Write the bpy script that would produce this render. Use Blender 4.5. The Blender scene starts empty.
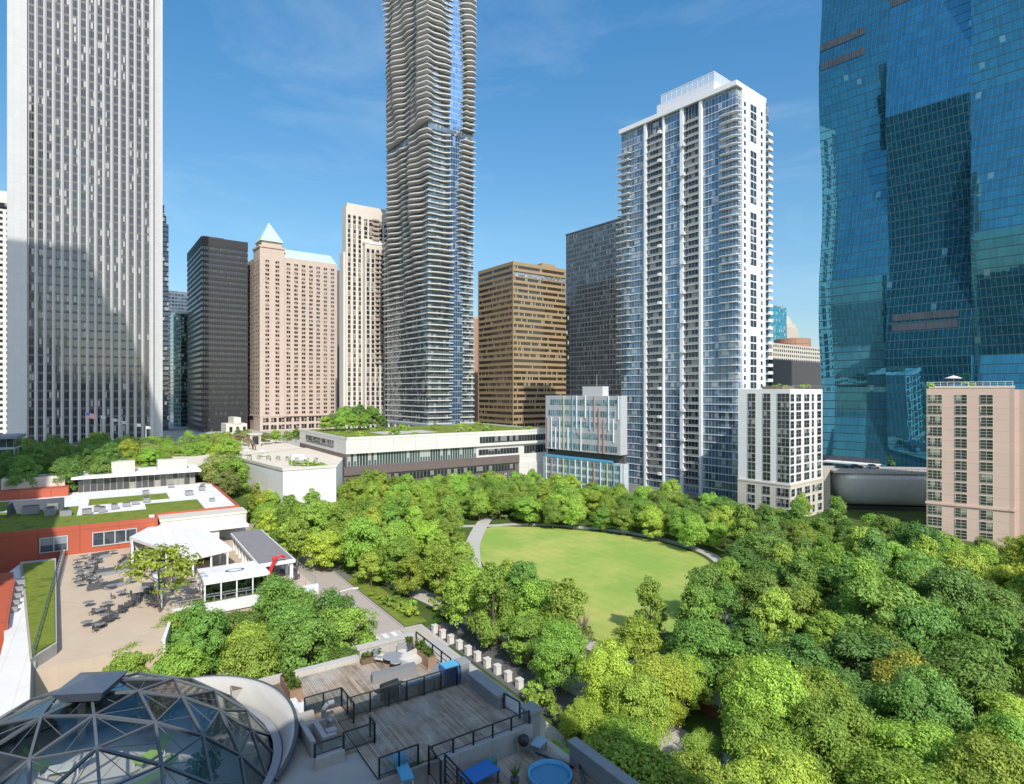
import bpy, math, random
import numpy as np
from mathutils import Vector, Matrix
rnd = random.Random(7)
scene = bpy.context.scene
COL = scene.collection
R = math.radians
F = 600.0            # focal length in pixels of a 1024 px wide frame
H = 42.0             # camera height above the park
GRID = R(34)         # the street grid is turned 34 degrees from the view axis
SG, CG = math.sin(GRID), math.cos(GRID)

def AB(a, b, z=0.0):
    """a metres along the west-running streets, b metres along the north-running ones"""
    return Vector((-SG * a + CG * b, CG * a + SG * b, z))
def G(px, py, z=0.0):
    d = F * (H - z) / (py - 392.0)
    return Vector(((px - 512.0) * d / F, d, z))
def XY(px, Y):
    return ((px - 512.0) * Y / F, Y)

# ------------------------------------------------------------------ mesh helper
class MB:
    def __init__(s): s.v = []; s.f = []; s.m = []
    def face(s, pts, mi=0):
        n = len(s.v); s.v += [tuple(p) for p in pts]; s.f.append(tuple(range(n, n + len(pts)))); s.m.append(mi)
    def add(s, vs, fs, mi=0):
        n = len(s.v); s.v += [tuple(p) for p in vs]
        for q in fs: s.f.append(tuple(i + n for i in q)); s.m.append(mi)
    def box(s, x0, x1, y0, y1, z0, z1, mi=0):
        if x1 < x0: x0, x1 = x1, x0
        if y1 < y0: y0, y1 = y1, y0
        if z1 < z0: z0, z1 = z1, z0
        s.add([(x0,y0,z0),(x1,y0,z0),(x1,y1,z0),(x0,y1,z0),(x0,y0,z1),(x1,y0,z1),(x1,y1,z1),(x0,y1,z1)],
              [(3,2,1,0),(4,5,6,7),(0,1,5,4),(1,2,6,5),(2,3,7,6),(3,0,4,7)], mi)
    def obox(s, c, d, w, h, L, mi=0):
        """box of length L along unit xy direction d, width w, height h, base centre c"""
        dx, dy = d; nx, ny = -dy, dx; x, y, z = c
        P = [(x+dx*a*L/2+nx*b*w/2, y+dy*a*L/2+ny*b*w/2) for a, b in ((-1,-1),(1,-1),(1,1),(-1,1))]
        s.prism(P, z, z + h, mi)
    def prism(s, poly, z0, z1, mi=0, top=None):
        n = len(poly); top = top or poly
        s.add([(p[0],p[1],z0) for p in poly] + [(p[0],p[1],z1) for p in top],
              [tuple(range(n-1,-1,-1)), tuple(range(n,2*n))] + [(i,(i+1)%n,n+(i+1)%n,n+i) for i in range(n)], mi)
    def tube(s, p, q, r, n=6, mi=0, r2=None):
        p = Vector(p); q = Vector(q); r2 = r if r2 is None else r2
        d = (q - p)
        if d.length < 1e-6: return
        d.normalize(); u = d.orthogonal().normalized(); w = d.cross(u)
        vs = []
        for c, rr in ((p, r), (q, r2)):
            for i in range(n):
                a = 2*math.pi*i/n; vs.append(c + u*math.cos(a)*rr + w*math.sin(a)*rr)
        s.add(vs, [(i,(i+1)%n,n+(i+1)%n,n+i) for i in range(n)] + [tuple(range(n-1,-1,-1)), tuple(range(n,2*n))], mi)
    def path(s, pts, r, n=6, mi=0):
        for a, b in zip(pts[:-1], pts[1:]): s.tube(a, b, r, n, mi)
    def lathe(s, prof, n=16, c=(0,0,0), mi=0, a0=0, a1=2*math.pi):
        full = abs(a1 - a0 - 2*math.pi) < 1e-6; m = n if full else n + 1
        vs = []
        for (r, z) in prof:
            for i in range(m):
                a = a0 + (a1-a0)*i/n; vs.append((c[0]+r*math.cos(a), c[1]+r*math.sin(a), c[2]+z))
        fs = []
        for j in range(len(prof)-1):
            for i in range(n):
                k = (i+1) % m; fs.append((j*m+i, j*m+k, (j+1)*m+k, (j+1)*m+i))
        s.add(vs, fs, mi)
    def loft(s, rings, mi=0, cap=True):
        n = len(rings[0]); vs = [p for r in rings for p in r]; fs = []
        for j in range(len(rings)-1):
            for i in range(n):
                k = (i+1) % n; fs.append((j*n+i, j*n+k, (j+1)*n+k, (j+1)*n+i))
        if cap: fs += [tuple(range(n-1,-1,-1)), tuple(range((len(rings)-1)*n, len(rings)*n))]
        s.add(vs, fs, mi)
    def merge(s, o, M):
        n = len(s.v); s.v += [tuple(M @ Vector(p)) for p in o.v]
        s.f += [tuple(i + n for i in q) for q in o.f]; s.m += list(o.m)
    def mesh(s, name, mats, smooth=False):
        me = bpy.data.meshes.new(name); me.from_pydata(s.v, [], s.f)
        mats = mats if isinstance(mats, (list, tuple)) else [mats]
        for m in mats: me.materials.append(m)
        if len(mats) > 1: me.polygons.foreach_set('material_index', s.m)
        if smooth: me.polygons.foreach_set('use_smooth', [True]*len(me.polygons))
        me.update(); return me
    def build(s, name, mats, parent=None, smooth=False, loc=(0,0,0), rz=0):
        return link(name, s.mesh(name, mats, smooth), parent, loc, rz)

def link(name, data, parent=None, loc=(0,0,0), rz=0):
    o = bpy.data.objects.new(name, data); COL.objects.link(o)
    o.location = loc; o.rotation_euler = (0,0,rz)
    if parent is not None: o.parent = parent
    return o
def tag(o, label=None, cat=None, group=None, kind=None):
    if label: o['label'] = label
    if cat: o['category'] = cat
    if group: o['group'] = group
    if kind: o['kind'] = kind
    return o
def thing(name, label, cat, loc=(0,0,0), rz=0, group=None):
    if not 4 <= len(label.split()) <= 16: print('LABEL', len(label.split()), label)
    return tag(link(name, None, None, loc, rz), label, cat, group)
def gthing(name, label, cat, a, b, z=0, group=None):
    return thing(name, label, cat, AB(a, b, z), GRID, group)
def struct(name, mb, mat, loc=(0,0,0), rz=0):
    return tag(mb.build(name, mat, None, False, loc, rz), kind='structure')
def copy_tree(o, parent=None):
    c = o.copy(); COL.objects.link(c); c.parent = parent
    for ch in list(o.children): copy_tree(ch, c)
    return c
def repeat(root, name, mb, mats, places, sub=None, limit=96, smooth=False):
    """one part repeated over a facade: the ones nearest the camera as parts, the rest as one stuff part"""
    rm = Matrix.Translation(root.location) @ Matrix.Rotation(root.rotation_euler[2], 4, 'Z')
    cam = Vector((0,0,H))
    pl = sorted(places, key=lambda p: ((rm @ Vector(p[:3])) - cam).length)
    me = mb.mesh(name, mats, smooth); sm = sub[1].mesh(sub[0], sub[2]) if sub else None
    for p in pl[:limit]:
        o = link(name, me, root, p[:3], p[3] if len(p) > 3 else 0)
        if sub: link(sub[0], sm, o)
    rest = pl[limit:]
    if rest:
        M2 = MB(); S2 = MB()
        for p in rest:
            M = Matrix.Translation(Vector(p[:3])) @ Matrix.Rotation(p[3] if len(p) > 3 else 0, 4, 'Z')
            M2.merge(mb, M)
            if sub: S2.merge(sub[1], M)
        o = tag(M2.build(name, mats, root, smooth), kind='stuff')
        if sub: tag(S2.build(sub[0], sub[2], o), kind='stuff')

def many(name, mb, mats, root, places, smooth=False):
    me = mb.mesh(name, mats, smooth)
    return [link(name, me, root, p[:3], p[3] if len(p) > 3 else 0) for p in places]

# ------------------------------------------------------------------ materials
class NT:
    def __init__(s, name):
        s.mat = bpy.data.materials.new(name); s.mat.use_nodes = True
        s.t = s.mat.node_tree; s.n = s.t.nodes; s.l = s.t.links
        s.bsdf = s.n['Principled BSDF']; s.out = s.n['Material Output']
    def new(s, t, **kw):
        n = s.n.new(t)
        for k, v in kw.items(): setattr(n, k, v)
        return n
    def set(s, sock, v):
        if hasattr(v, 'node'): s.l.new(v, sock)
        elif isinstance(v, (tuple, list)) and len(v) == 3 and sock.type == 'RGBA': sock.default_value = (*v, 1)
        else: sock.default_value = v
    def math(s, op, a, b=0.0, c=0.0, clamp=False):
        n = s.new('ShaderNodeMath', operation=op, use_clamp=clamp)
        for i, v in enumerate((a, b, c)): s.set(n.inputs[i], v)
        return n.outputs[0]
    def mix(s, f, a, b, blend='MIX'):
        n = s.new('ShaderNodeMix', data_type='RGBA', blend_type=blend)
        s.set(n.inputs['Factor'], f); s.set(n.inputs[6], a); s.set(n.inputs[7], b)
        return n.outputs[2]
    def coord(s, kind='Object'): return s.new('ShaderNodeTexCoord').outputs[kind]
    def sep(s, v):
        n = s.new('ShaderNodeSeparateXYZ'); s.l.new(v, n.inputs[0]); return n.outputs
    def comb(s, x, y, z=0.0):
        n = s.new('ShaderNodeCombineXYZ')
        for i, v in enumerate((x, y, z)): s.set(n.inputs[i], v)
        return n.outputs[0]
    def noise(s, vec, scale, detail=4, rough=0.6):
        n = s.new('ShaderNodeTexNoise'); s.l.new(vec, n.inputs['Vector'])
        n.inputs['Scale'].default_value = scale; n.inputs['Detail'].default_value = detail; n.inputs['Roughness'].default_value = rough
        return n.outputs['Fac']
    def white(s, vec):
        n = s.new('ShaderNodeTexWhiteNoise', noise_dimensions='3D'); s.l.new(vec, n.inputs['Vector'])
        return n.outputs
    def ramp(s, f, stops):
        n = s.new('ShaderNodeValToRGB'); s.l.new(f, n.inputs[0]); e = n.color_ramp.elements
        while len(e) < len(stops): e.new(0.5)
        for i, (p, c) in enumerate(stops): e[i].position = p; e[i].color = (*c, 1)
        return n.outputs[0]
    def bump(s, h, strength=0.3, dist=0.05):
        n = s.new('ShaderNodeBump'); s.l.new(h, n.inputs['Height'])
        n.inputs['Strength'].default_value = strength; n.inputs['Distance'].default_value = dist
        return n.outputs[0]
    def line(s, x, period, width, off=0.0):
        """1 on a line of the given width every period"""
        m = s.math('FLOORED_MODULO', s.math('ADD', x, off), period)
        return s.math('LESS_THAN', m, width)
    def base(s, c, rough=0.6, metal=0.0, spec=None):
        s.set(s.bsdf.inputs['Base Color'], c); s.set(s.bsdf.inputs['Roughness'], rough); s.set(s.bsdf.inputs['Metallic'], metal)
        if spec is not None: s.set(s.bsdf.inputs['Specular IOR Level'], spec)
        return s

def sc(c, k): return tuple(min(1, x*k) for x in c)
def plain(name, c, rough=0.7, amt=0.18, scale=0.35, panel=None, metal=0.0, bump=0.0, streak=0.0):
    """a surface of one colour with uneven weathering, and joints of panels when given (width, height, darkness)"""
    t = NT(name); co = t.coord()
    f = t.noise(co, scale, 6, 0.65)
    col = t.mix(f, sc(c, 1-amt), sc(c, 1+amt))
    x, y, z = t.sep(co)
    if streak:
        v = t.noise(t.comb(t.math('MULTIPLY', t.math('ADD', x, y), 1.3), t.math('MULTIPLY', z, 0.06), 0.0), 1.0, 3)
        col = t.mix(t.math('MULTIPLY', t.math('SUBTRACT', v, 0.4, clamp=True), streak*3), col, sc(c, 0.55))
    if panel:
        pw, ph, dk = panel
        u = t.math('ADD', x, y)
        cell = t.white(t.comb(t.math('FLOOR', t.math('DIVIDE', u, pw)), t.math('FLOOR', t.math('DIVIDE', z, ph)), 0.0))[0]
        col = t.mix(t.math('MULTIPLY', cell, 0.12), col, sc(c, 0.6))
        j = t.math('MAXIMUM', t.line(u, pw, pw*0.035+0.03), t.line(z, ph, ph*0.03+0.03))
        col = t.mix(t.math('MULTIPLY', j, dk), col, sc(c, 0.35))
    t.base(col, rough, metal)
    if bump: t.l.new(t.bump(t.noise(co, 6.0, 4), bump, 0.03), t.bsdf.inputs['Normal'])
    return t.mat

def facade_glass(name, tint, cw, ch, blind=(0.5,0.48,0.44), blind_p=0.15, mull=None, mw=0.12, slab=None, sh=0.3, rough=0.05, wav=0.02,
                 refl=0.5, vary=0.5, off=0.0, zoff=0.0):
    """tinted reflecting glass cut into panes cw x ch: every pane with its own tone, some with drawn blinds, mullion and floor lines"""
    t = NT(name); co = t.coord(); x, y, z = t.sep(co)
    u = t.math('ADD', t.math('ADD', x, y), off); zz = t.math('ADD', z, zoff)
    oi = t.new('ShaderNodeObjectInfo')
    cell = t.comb(t.math('FLOOR', t.math('DIVIDE', u, cw)), t.math('FLOOR', t.math('DIVIDE', zz, ch)), t.math('MULTIPLY', oi.outputs['Random'], 97.0))
    w = t.white(cell); wv = w[0]
    big = t.white(t.comb(t.math('FLOOR', t.math('DIVIDE', u, cw*3)), t.math('FLOOR', t.math('DIVIDE', zz, ch)), 9.0))[0]
    tone = t.math('ADD', t.math('MULTIPLY', wv, 0.6), t.math('MULTIPLY', big, 0.4))
    col = t.mix(tone, sc(tint, 1-vary), sc(tint, 1+vary))
    isb = t.math('GREATER_THAN', w[0], 1-blind_p)
    part = t.math('GREATER_THAN', t.math('FLOORED_MODULO', zz, ch), ch*0.35)
    col = t.mix(t.math('MULTIPLY', isb, part), col, blind)
    lines = None
    if mull is not None:
        lm = t.line(u, cw, mw); col = t.mix(lm, col, mull); lines = lm
    if slab is not None:
        ls = t.line(zz, ch, sh); col = t.mix(ls, col, slab); lines = ls if lines is None else t.math('MAXIMUM', lines, ls)
    s = t.bsdf.inputs
    t.set(s['Base Color'], col)
    glassy = t.math('SUBTRACT', 1.0, lines) if lines is not None else 1.0
    t.set(s['Metallic'], t.math('MULTIPLY', refl, glassy))
    t.set(s['Roughness'], t.math('ADD', t.math('MULTIPLY', isb, 0.2), t.math('MULTIPLY_ADD', glassy, rough-0.6, 0.6) if lines is not None else rough))
    t.set(s['Specular IOR Level'], 0.8)
    if wav:
        # every pane leans a touch differently, so reflections break from pane to pane
        wc = w[1]
        n = t.new('ShaderNodeVectorMath', operation='SUBTRACT'); t.l.new(wc, n.inputs[0]); n.inputs[1].default_value = (0.5,0.5,0.5)
        g = t.new('ShaderNodeVectorMath', operation='SCALE'); t.l.new(n.outputs[0], g.inputs[0]); g.inputs['Scale'].default_value = wav
        nz = t.new('ShaderNodeTexNoise'); t.l.new(co, nz.inputs['Vector']); nz.inputs['Scale'].default_value = 0.35; nz.inputs['Detail'].default_value = 2
        n2 = t.new('ShaderNodeVectorMath', operation='SUBTRACT'); t.l.new(nz.outputs['Color'], n2.inputs[0]); n2.inputs[1].default_value = (0.5,0.5,0.5)
        g2 = t.new('ShaderNodeVectorMath', operation='SCALE'); t.l.new(n2.outputs[0], g2.inputs[0]); g2.inputs['Scale'].default_value = wav*1.6
        ge = t.new('ShaderNodeNewGeometry')
        a1 = t.new('ShaderNodeVectorMath', operation='ADD'); t.l.new(ge.outputs['Normal'], a1.inputs[0]); t.l.new(g.outputs[0], a1.inputs[1])
        a2 = t.new('ShaderNodeVectorMath', operation='ADD'); t.l.new(a1.outputs[0], a2.inputs[0]); t.l.new(g2.outputs[0], a2.inputs[1])
        nn = t.new('ShaderNodeVectorMath', operation='NORMALIZE'); t.l.new(a2.outputs[0], nn.inputs[0])
        t.l.new(nn.outputs[0], s['Normal'])
    return t.mat

M = {}
M['white'] = plain('white_paint', (.76,.76,.75), .55, .05, .2, streak=.12)
def membrane(name, c):
    t = NT(name); co = t.coord(); x, y, z = t.sep(co)
    col = t.mix(t.noise(co, .25, 6, .7), sc(c, .86), sc(c, 1.1))
    col = t.mix(t.math('MULTIPLY', t.math('SUBTRACT', t.noise(co, .13, 3), .52, clamp=True), 2.2, clamp=True), col, sc(c, .68))
    col = t.mix(t.math('MULTIPLY', t.line(x, 2.2, .12), .3), col, sc(c, .55))
    col = t.mix(t.math('MULTIPLY', t.line(y, 9.0, .14), .25), col, sc(c, .55))
    t.base(col, .8); return t.mat
M['white_roof'] = membrane('white_membrane', (.80,.785,.75))
M['cream'] = plain('cream_stone', (.62,.58,.5), .8, .1, .3, streak=.15)
M['beige'] = plain('beige_stone', (.45,.4,.33), .85, .15, .4, streak=.1)
M['concrete'] = plain('concrete', (.42,.40,.365), .9, .2, .5, bump=.3, streak=.15)
M['grey'] = plain('grey_metal', (.28,.29,.3), .5, .15, .6)
M['darkgrey'] = plain('dark_grey_metal', (.09,.095,.1), .5, .2, .6)
M['black'] = plain('black_metal', (.02,.021,.023), .45, .2, .6)
M['steel'] = plain('steel_frame', (.16,.18,.2), .4, .15, .6, metal=.5)
M['asphalt'] = plain('asphalt', (.115,.112,.11), .95, .25, .5, bump=.3)
M['paving'] = plain('pale_paving', (.5,.47,.42), .9, .18, .5, panel=(1.5,1.5,.15), bump=.2)
M['plaza'] = plain('plaza_paving', (.68,.6,.49), .9, .15, .3, bump=.2)
M['red_panel'] = plain('terracotta_panel', (.46,.105,.055), .7, .08, .2, panel=(7.0,6.2,.3))
M['red'] = plain('red_paint', (.62,.03,.03), .5, .1, 1)
M['brick'] = plain('red_brick', (.3,.12,.08), .9, .2, 1.5, panel=(1.2,.4,.3))
M['blue'] = plain('blue_plastic', (.02,.16,.5), .4, .1, 1)
M['lightblue'] = plain('light_blue_plastic', (.1,.4,.62), .35, .1, 1)
M['soil'] = plain('soil', (.17,.12,.07), .95, .4, 2, bump=.5)
M['wood'] = plain('planter_wood', (.33,.21,.13), .8, .25, 2)
M['cushion'] = plain('grey_cushion', (.22,.22,.22), .9, .15, 2)
M['palefabric'] = plain('pale_fabric', (.6,.58,.53), .9, .12, 2)
M['green_fabric'] = plain('lime_fabric', (.32,.5,.07), .8, .1, 1)
M['dark_glass'] = facade_glass('dark_window_glass', (.035,.045,.055), 1.2, 2.4, blind_p=.12, blind=(.3,.29,.27), refl=.35, vary=.6)
def grass_mat(name, c1, c2, scale=.12, c3=None):
    t = NT(name); co = t.coord()
    f = t.noise(co, scale, 6, .7); g = t.noise(co, 2.5, 5, .8)
    col = t.ramp(f, [(.40, c1), (.51, c2), (.62, c3 or c1)])
    col = t.mix(t.math('MULTIPLY', g, .7), col, sc(c1, .55))
    if scale < .06:
        x, y, z = t.sep(co); st = t.math('SINE', t.math('MULTIPLY', t.math('ADD', t.math('MULTIPLY', x, .8), t.math('MULTIPLY', y, .6)), 1.9))
        col = t.mix(t.math('MULTIPLY_ADD', st, .09, .09), col, sc(c1, .7))
    t.base(col, .95, 0, .2); t.l.new(t.bump(t.noise(co, 9, 5), .6, .08), t.bsdf.inputs['Normal'])
    return t.mat
M['lawn'] = grass_mat('mown_grass', (.31,.45,.09), (.44,.51,.12), .05, (.58,.55,.16))
M['sedum'] = grass_mat('sedum_roof', (.17,.24,.03), (.27,.31,.05), .3, (.11,.17,.03))
M['cover'] = grass_mat('ground_cover', (.06,.11,.02), (.10,.16,.03), .2, (.13,.12,.06))
def planks(name, c, w=.14, dark=.5):
    t = NT(name); co = t.coord(); x, y, z = t.sep(co)
    i = t.math('FLOOR', t.math('DIVIDE', x, w))
    seg = t.math('FLOOR', t.math('DIVIDE', t.math('MULTIPLY_ADD', t.white(t.comb(i, 0.0, 5.0))[0], 3.0, y), 3.6))
    wv = t.white(t.comb(i, seg, 1.0))[0]
    gr = t.noise(t.comb(t.math('MULTIPLY', x, 9.0), t.math('MULTIPLY', y, .7), wv), 1.5, 5)
    wear = t.noise(co, .45, 4, .7)
    col = t.mix(wv, sc(c, .5), sc(c, 1.45)); col = t.mix(t.math('MULTIPLY', gr, .85), col, sc(c, .5))
    col = t.mix(t.math('MULTIPLY', t.math('SUBTRACT', wear, .42, clamp=True), 3.2, clamp=True), col, sc((.42,.39,.35), 1.15))
    st = t.noise(t.comb(t.math('MULTIPLY', x, .9), t.math('MULTIPLY', y, .25), 4.0), 1.1, 4)
    col = t.mix(t.math('MULTIPLY', t.math('SUBTRACT', st, .5, clamp=True), 3.5, clamp=True), col, sc(c, .35))
    col = t.mix(t.line(x, w, .016), col, sc(c, .12))
    t.base(col, .85); return t.mat
M['planks'] = planks('weathered_planks', (.45,.345,.24))
def clear_glass(name, tint=(.8,.9,.88), a=.22):
    t = NT(name)
    tr = t.new('ShaderNodeBsdfTransparent'); tr.inputs[0].default_value = (*tint, 1)
    gl = t.new('ShaderNodeBsdfGlossy'); gl.inputs['Roughness'].default_value = .03; gl.inputs[0].default_value = (.8,.8,.8,1)
    fr = t.new('ShaderNodeFresnel'); fr.inputs[0].default_value = 1.5
    f = t.math('MULTIPLY_ADD', fr.outputs[0], 1.2, a*.3, clamp=True)
    mx = t.new('ShaderNodeMixShader'); t.set(mx.inputs[0], f); t.l.new(tr.outputs[0], mx.inputs[1]); t.l.new(gl.outputs[0], mx.inputs[2])
    t.l.new(mx.outputs[0], t.out.inputs[0]); return t.mat
M['clear'] = clear_glass('clear_glass', (.93,.97,.965), .35)
M['rail_glass'] = clear_glass('rail_glass', (.7,.82,.82), .5)
def leaf_mat():
    t = NT('leaves'); oi = t.new('ShaderNodeObjectInfo'); ge = t.new('ShaderNodeNewGeometry')
    r = ge.outputs['Random Per Island']
    c = t.mix(r, (.68,.72,.66), (1.40,1.34,1.25)); col = t.mix(1.0, oi.outputs['Color'], c, 'MULTIPLY')
    nz = t.noise(t.coord(), .5, 2); col = t.mix(t.math('MULTIPLY', nz, .5), col, t.mix(1.0, col, (1.25,1.05,.7), 'MULTIPLY'))
    t.base(col, .55, 0, .25)
    tl = t.new('ShaderNodeBsdfTranslucent'); t.l.new(t.mix(1.0, col, (1.7,1.6,.6), 'MULTIPLY'), tl.inputs[0])
    mx = t.new('ShaderNodeMixShader'); mx.inputs[0].default_value = .25
    t.l.new(t.bsdf.outputs[0], mx.inputs[1]); t.l.new(tl.outputs[0], mx.inputs[2]); t.l.new(mx.outputs[0], t.out.inputs[0])
    return t.mat
M['leaf'] = leaf_mat()
M['bark'] = plain('bark', (.13,.1,.075), .95, .3, 3, bump=.5)
# ------------------------------------------------------------------ camera, light, sky
cam_d = bpy.data.cameras.new('camera'); cam_d.sensor_width = 36; cam_d.lens = 36*F/1024
cam_d.clip_start = .5; cam_d.clip_end = 20000
cam = link('camera', cam_d, None, (0,0,H)); cam.rotation_euler = (R(90),0,0)
scene.camera = cam
SUN_AZ = 180 - 18; SUN_EL = 41      # azimuth clockwise from +Y: behind the camera, a little to its right
e, az = R(SUN_EL), R(SUN_AZ)
to_sun = Vector((math.sin(az)*math.cos(e), math.cos(az)*math.cos(e), math.sin(e)))
sd = bpy.data.lights.new('sun', 'SUN'); sd.energy = 3.3; sd.angle = R(.53); sd.color = (1,.95,.87)
so = link('sun', sd); so.rotation_euler = (-to_sun).to_track_quat('-Z', 'Y').to_euler()
w = bpy.data.worlds.new('World'); scene.world = w; w.use_nodes = True
nt = w.node_tree; bg = nt.nodes['Background']; bg.inputs[1].default_value = .15
sky = nt.nodes.new('ShaderNodeTexSky'); sky.sky_type = 'NISHITA'; sky.sun_disc = False
sky.sun_elevation = e; sky.sun_rotation = az; sky.altitude = 200; sky.air_density = 1.0; sky.dust_density = .4; sky.ozone_density = 1.0
tc = nt.nodes.new('ShaderNodeTexCoord'); mp = nt.nodes.new('ShaderNodeMapping'); mp.inputs['Scale'].default_value = (1.1,1.1,4.2); mp.inputs['Rotation'].default_value = (.12,.1,.4)
nt.links.new(tc.outputs['Generated'], mp.inputs[0])
cn = nt.nodes.new('ShaderNodeTexNoise'); cn.inputs['Scale'].default_value = 2.3; cn.inputs['Detail'].default_value = 9; cn.inputs['Roughness'].default_value = .62; cn.inputs['Distortion'].default_value = .5
nt.links.new(mp.outputs[0], cn.inputs['Vector'])
cr = nt.nodes.new('ShaderNodeValToRGB'); cr.color_ramp.elements[0].position = .52; cr.color_ramp.elements[1].position = .85
cr.color_ramp.elements[1].color = (.2,.2,.2,1)
nt.links.new(cn.outputs['Fac'], cr.inputs[0])
mx = nt.nodes.new('ShaderNodeMix'); mx.data_type = 'RGBA'; mx.inputs[7].default_value = (4.6,5.2,5.8,1)
nt.links.new(cr.outputs[0], mx.inputs['Factor']); tint = nt.nodes.new('ShaderNodeMix'); tint.data_type = 'RGBA'; tint.blend_type = 'MULTIPLY'; tint.inputs['Factor'].default_value = 1; tint.inputs[7].default_value = (.46,.78,.93,1)
sx = nt.nodes.new('ShaderNodeSeparateXYZ'); nt.links.new(tc.outputs['Generated'], sx.inputs[0])
hz = nt.nodes.new('ShaderNodeValToRGB'); he = hz.color_ramp.elements; he[0].position = .0; he[0].color = (.46,.44,.46,1); he[1].position = .55; he[1].color = (.33,.75,.93,1)
hm = he.new(.25); hm.color = (.47,.69,.73,1)
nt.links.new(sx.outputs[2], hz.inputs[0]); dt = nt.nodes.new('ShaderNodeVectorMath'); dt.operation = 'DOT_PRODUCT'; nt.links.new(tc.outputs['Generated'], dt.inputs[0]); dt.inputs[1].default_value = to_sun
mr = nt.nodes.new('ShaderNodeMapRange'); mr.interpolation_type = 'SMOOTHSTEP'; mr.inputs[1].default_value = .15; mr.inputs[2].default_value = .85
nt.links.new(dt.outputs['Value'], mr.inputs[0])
# sky colour toward the sun, out of view, whitened and brightened as added fill
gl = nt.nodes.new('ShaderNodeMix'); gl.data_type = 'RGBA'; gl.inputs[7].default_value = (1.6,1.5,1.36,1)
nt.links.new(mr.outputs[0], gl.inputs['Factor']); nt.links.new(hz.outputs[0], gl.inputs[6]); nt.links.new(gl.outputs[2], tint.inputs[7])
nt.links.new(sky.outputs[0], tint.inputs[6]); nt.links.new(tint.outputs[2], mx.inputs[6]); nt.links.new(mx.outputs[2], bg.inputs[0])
scene.view_settings.view_transform = 'Standard'; scene.view_settings.look = 'None'
scene.view_settings.exposure = .50; scene.view_settings.gamma = 1
scene.cycles.max_bounces = 6; scene.cycles.transparent_max_bounces = 12; scene.cycles.diffuse_bounces = 4; scene.cycles.glossy_bounces = 4
scene.cycles.use_denoising = True
try: scene.cycles.denoiser = 'OPENIMAGEDENOISE'
except Exception: pass
scene.cycles.caustics_reflective = False; scene.cycles.caustics_refractive = False
# ------------------------------------------------------------------ ground and raised street level
g = MB(); g.face([(-6000,-6000,0),(6000,-6000,0),(6000,9000,0),(-6000,9000,0)]); struct('ground', g, plain('city_ground', (.16,.17,.14), .95, .3, .02))
g = MB(); g.prism([(-330,236),(150,236),(150,900),(-330,900)], -1, 14)
struct('street', g, plain('upper_street', (.42,.39,.35), .95, .2, .1), (0,0,0), GRID)

# ------------------------------------------------------------------ towers
def reach(P, d, px):
    k = (px-512.0)/F
    return (k*P[1]-P[0])/(d[0]-k*d[1])
class Corner:
    """a block seen over its corner: local +x runs along the face to the right, local +y along the face to the left"""
    def __init__(s, px, Y, th, left=None, right=None, ytop=None, z0=0.0):
        s.P = XY(px, Y); s.rz = R(90-th); a = R(th)
        s.Bd = (math.sin(a), math.cos(a)); s.Ad = (-math.cos(a), math.sin(a)); s.z0 = z0
        s.w = reach(s.P, s.Bd, right) if right is not None else None
        s.d = reach(s.P, s.Ad, left) if left is not None else None
        if ytop is not None: s.h = H + (392-ytop)*Y/F - z0
    def tx(s, px): return reach(s.P, s.Bd, px)
    def ty(s, px): return reach(s.P, s.Ad, px)
    def thing(s, name, label, cat, group=None): return thing(name, label, cat, (s.P[0], s.P[1], s.z0), s.rz, group)

def banded(root, w, d, h, fh, wh, wall, glass, inset=.3, zb=0.0, crown=0.0, name='window_band', x0=0, y0=0):
    """storeys as a stack of spandrels with a recessed ribbon of glass in each"""
    n = int((h - crown - zb)/fh); m = MB(); rings = []
    def ring(o, z): return [(x0+o,y0+o,z),(x0+w-o,y0+o,z),(x0+w-o,y0+d-o,z),(x0+o,y0+d-o,z)]
    rings.append(ring(0, 0)); z = zb
    if zb > 0: rings.append(ring(0, zb))
    sp = fh - wh
    for i in range(n):
        rings += [ring(0, z+sp), ring(inset, z+sp), ring(inset, z+fh), ring(0, z+fh)]; z += fh
    rings.append(ring(0, h)); m.loft(rings); m.build('wall', wall, root)
    b = MB(); o = inset - .06
    b.loft([ring(o, sp+.01), ring(o, fh-.01)], cap=False); me = b.mesh(name, glass)
    for i in range(n): link(name, me, root, (0,0,zb+i*fh))

# --- the white tower of vertical piers
c = Corner(7, 262, 56, right=163, z0=14)
aon = c.thing('skyscraper', 'huge white office tower of closely set vertical stone piers, its top cut off', 'skyscraper')
hz = 346.0; W = c.w; x0 = c.tx(27); x1 = c.tx(150.5); n = 15; st = (x1-x0)/n
mw = plain('white_granite', (.50,.50,.495), .75, .05, .2, panel=(2.3,4.0,.22))
m = MB(); m.prism([(0,0),(x0,0),(x0,1.3),(x1,1.3),(x1,0),(x1+1.2,0),(x1+1.2,2.4),(W,2.4),(W,58),(0,58)], 0, hz); m.build('wall', mw, aon)
gl = facade_glass('tower_window_strip', (.03,.03,.032), .9, 4.0, blind=(.3,.29,.28), blind_p=.09, mull=(.09,.087,.085), mw=.12, slab=(.085,.08,.075), sh=1.0, rough=.12, refl=.05, vary=.6, wav=.02)
p = MB(); p.prism([(-.64,1.3),(-.64,.62),(0,-.05),(.64,.62),(.64,1.3)], 0, hz); 
for i in range(n):
    wsm = MB(); xx = x0+(i+.5)*st; wsm.box(xx-.9,xx+.9,.8,1.28,4,hz); wsm.build('window_strip', gl, aon)
many('pier', p, mw, aon, [(x0+i*st,0,0) for i in range(1, n)])

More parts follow.
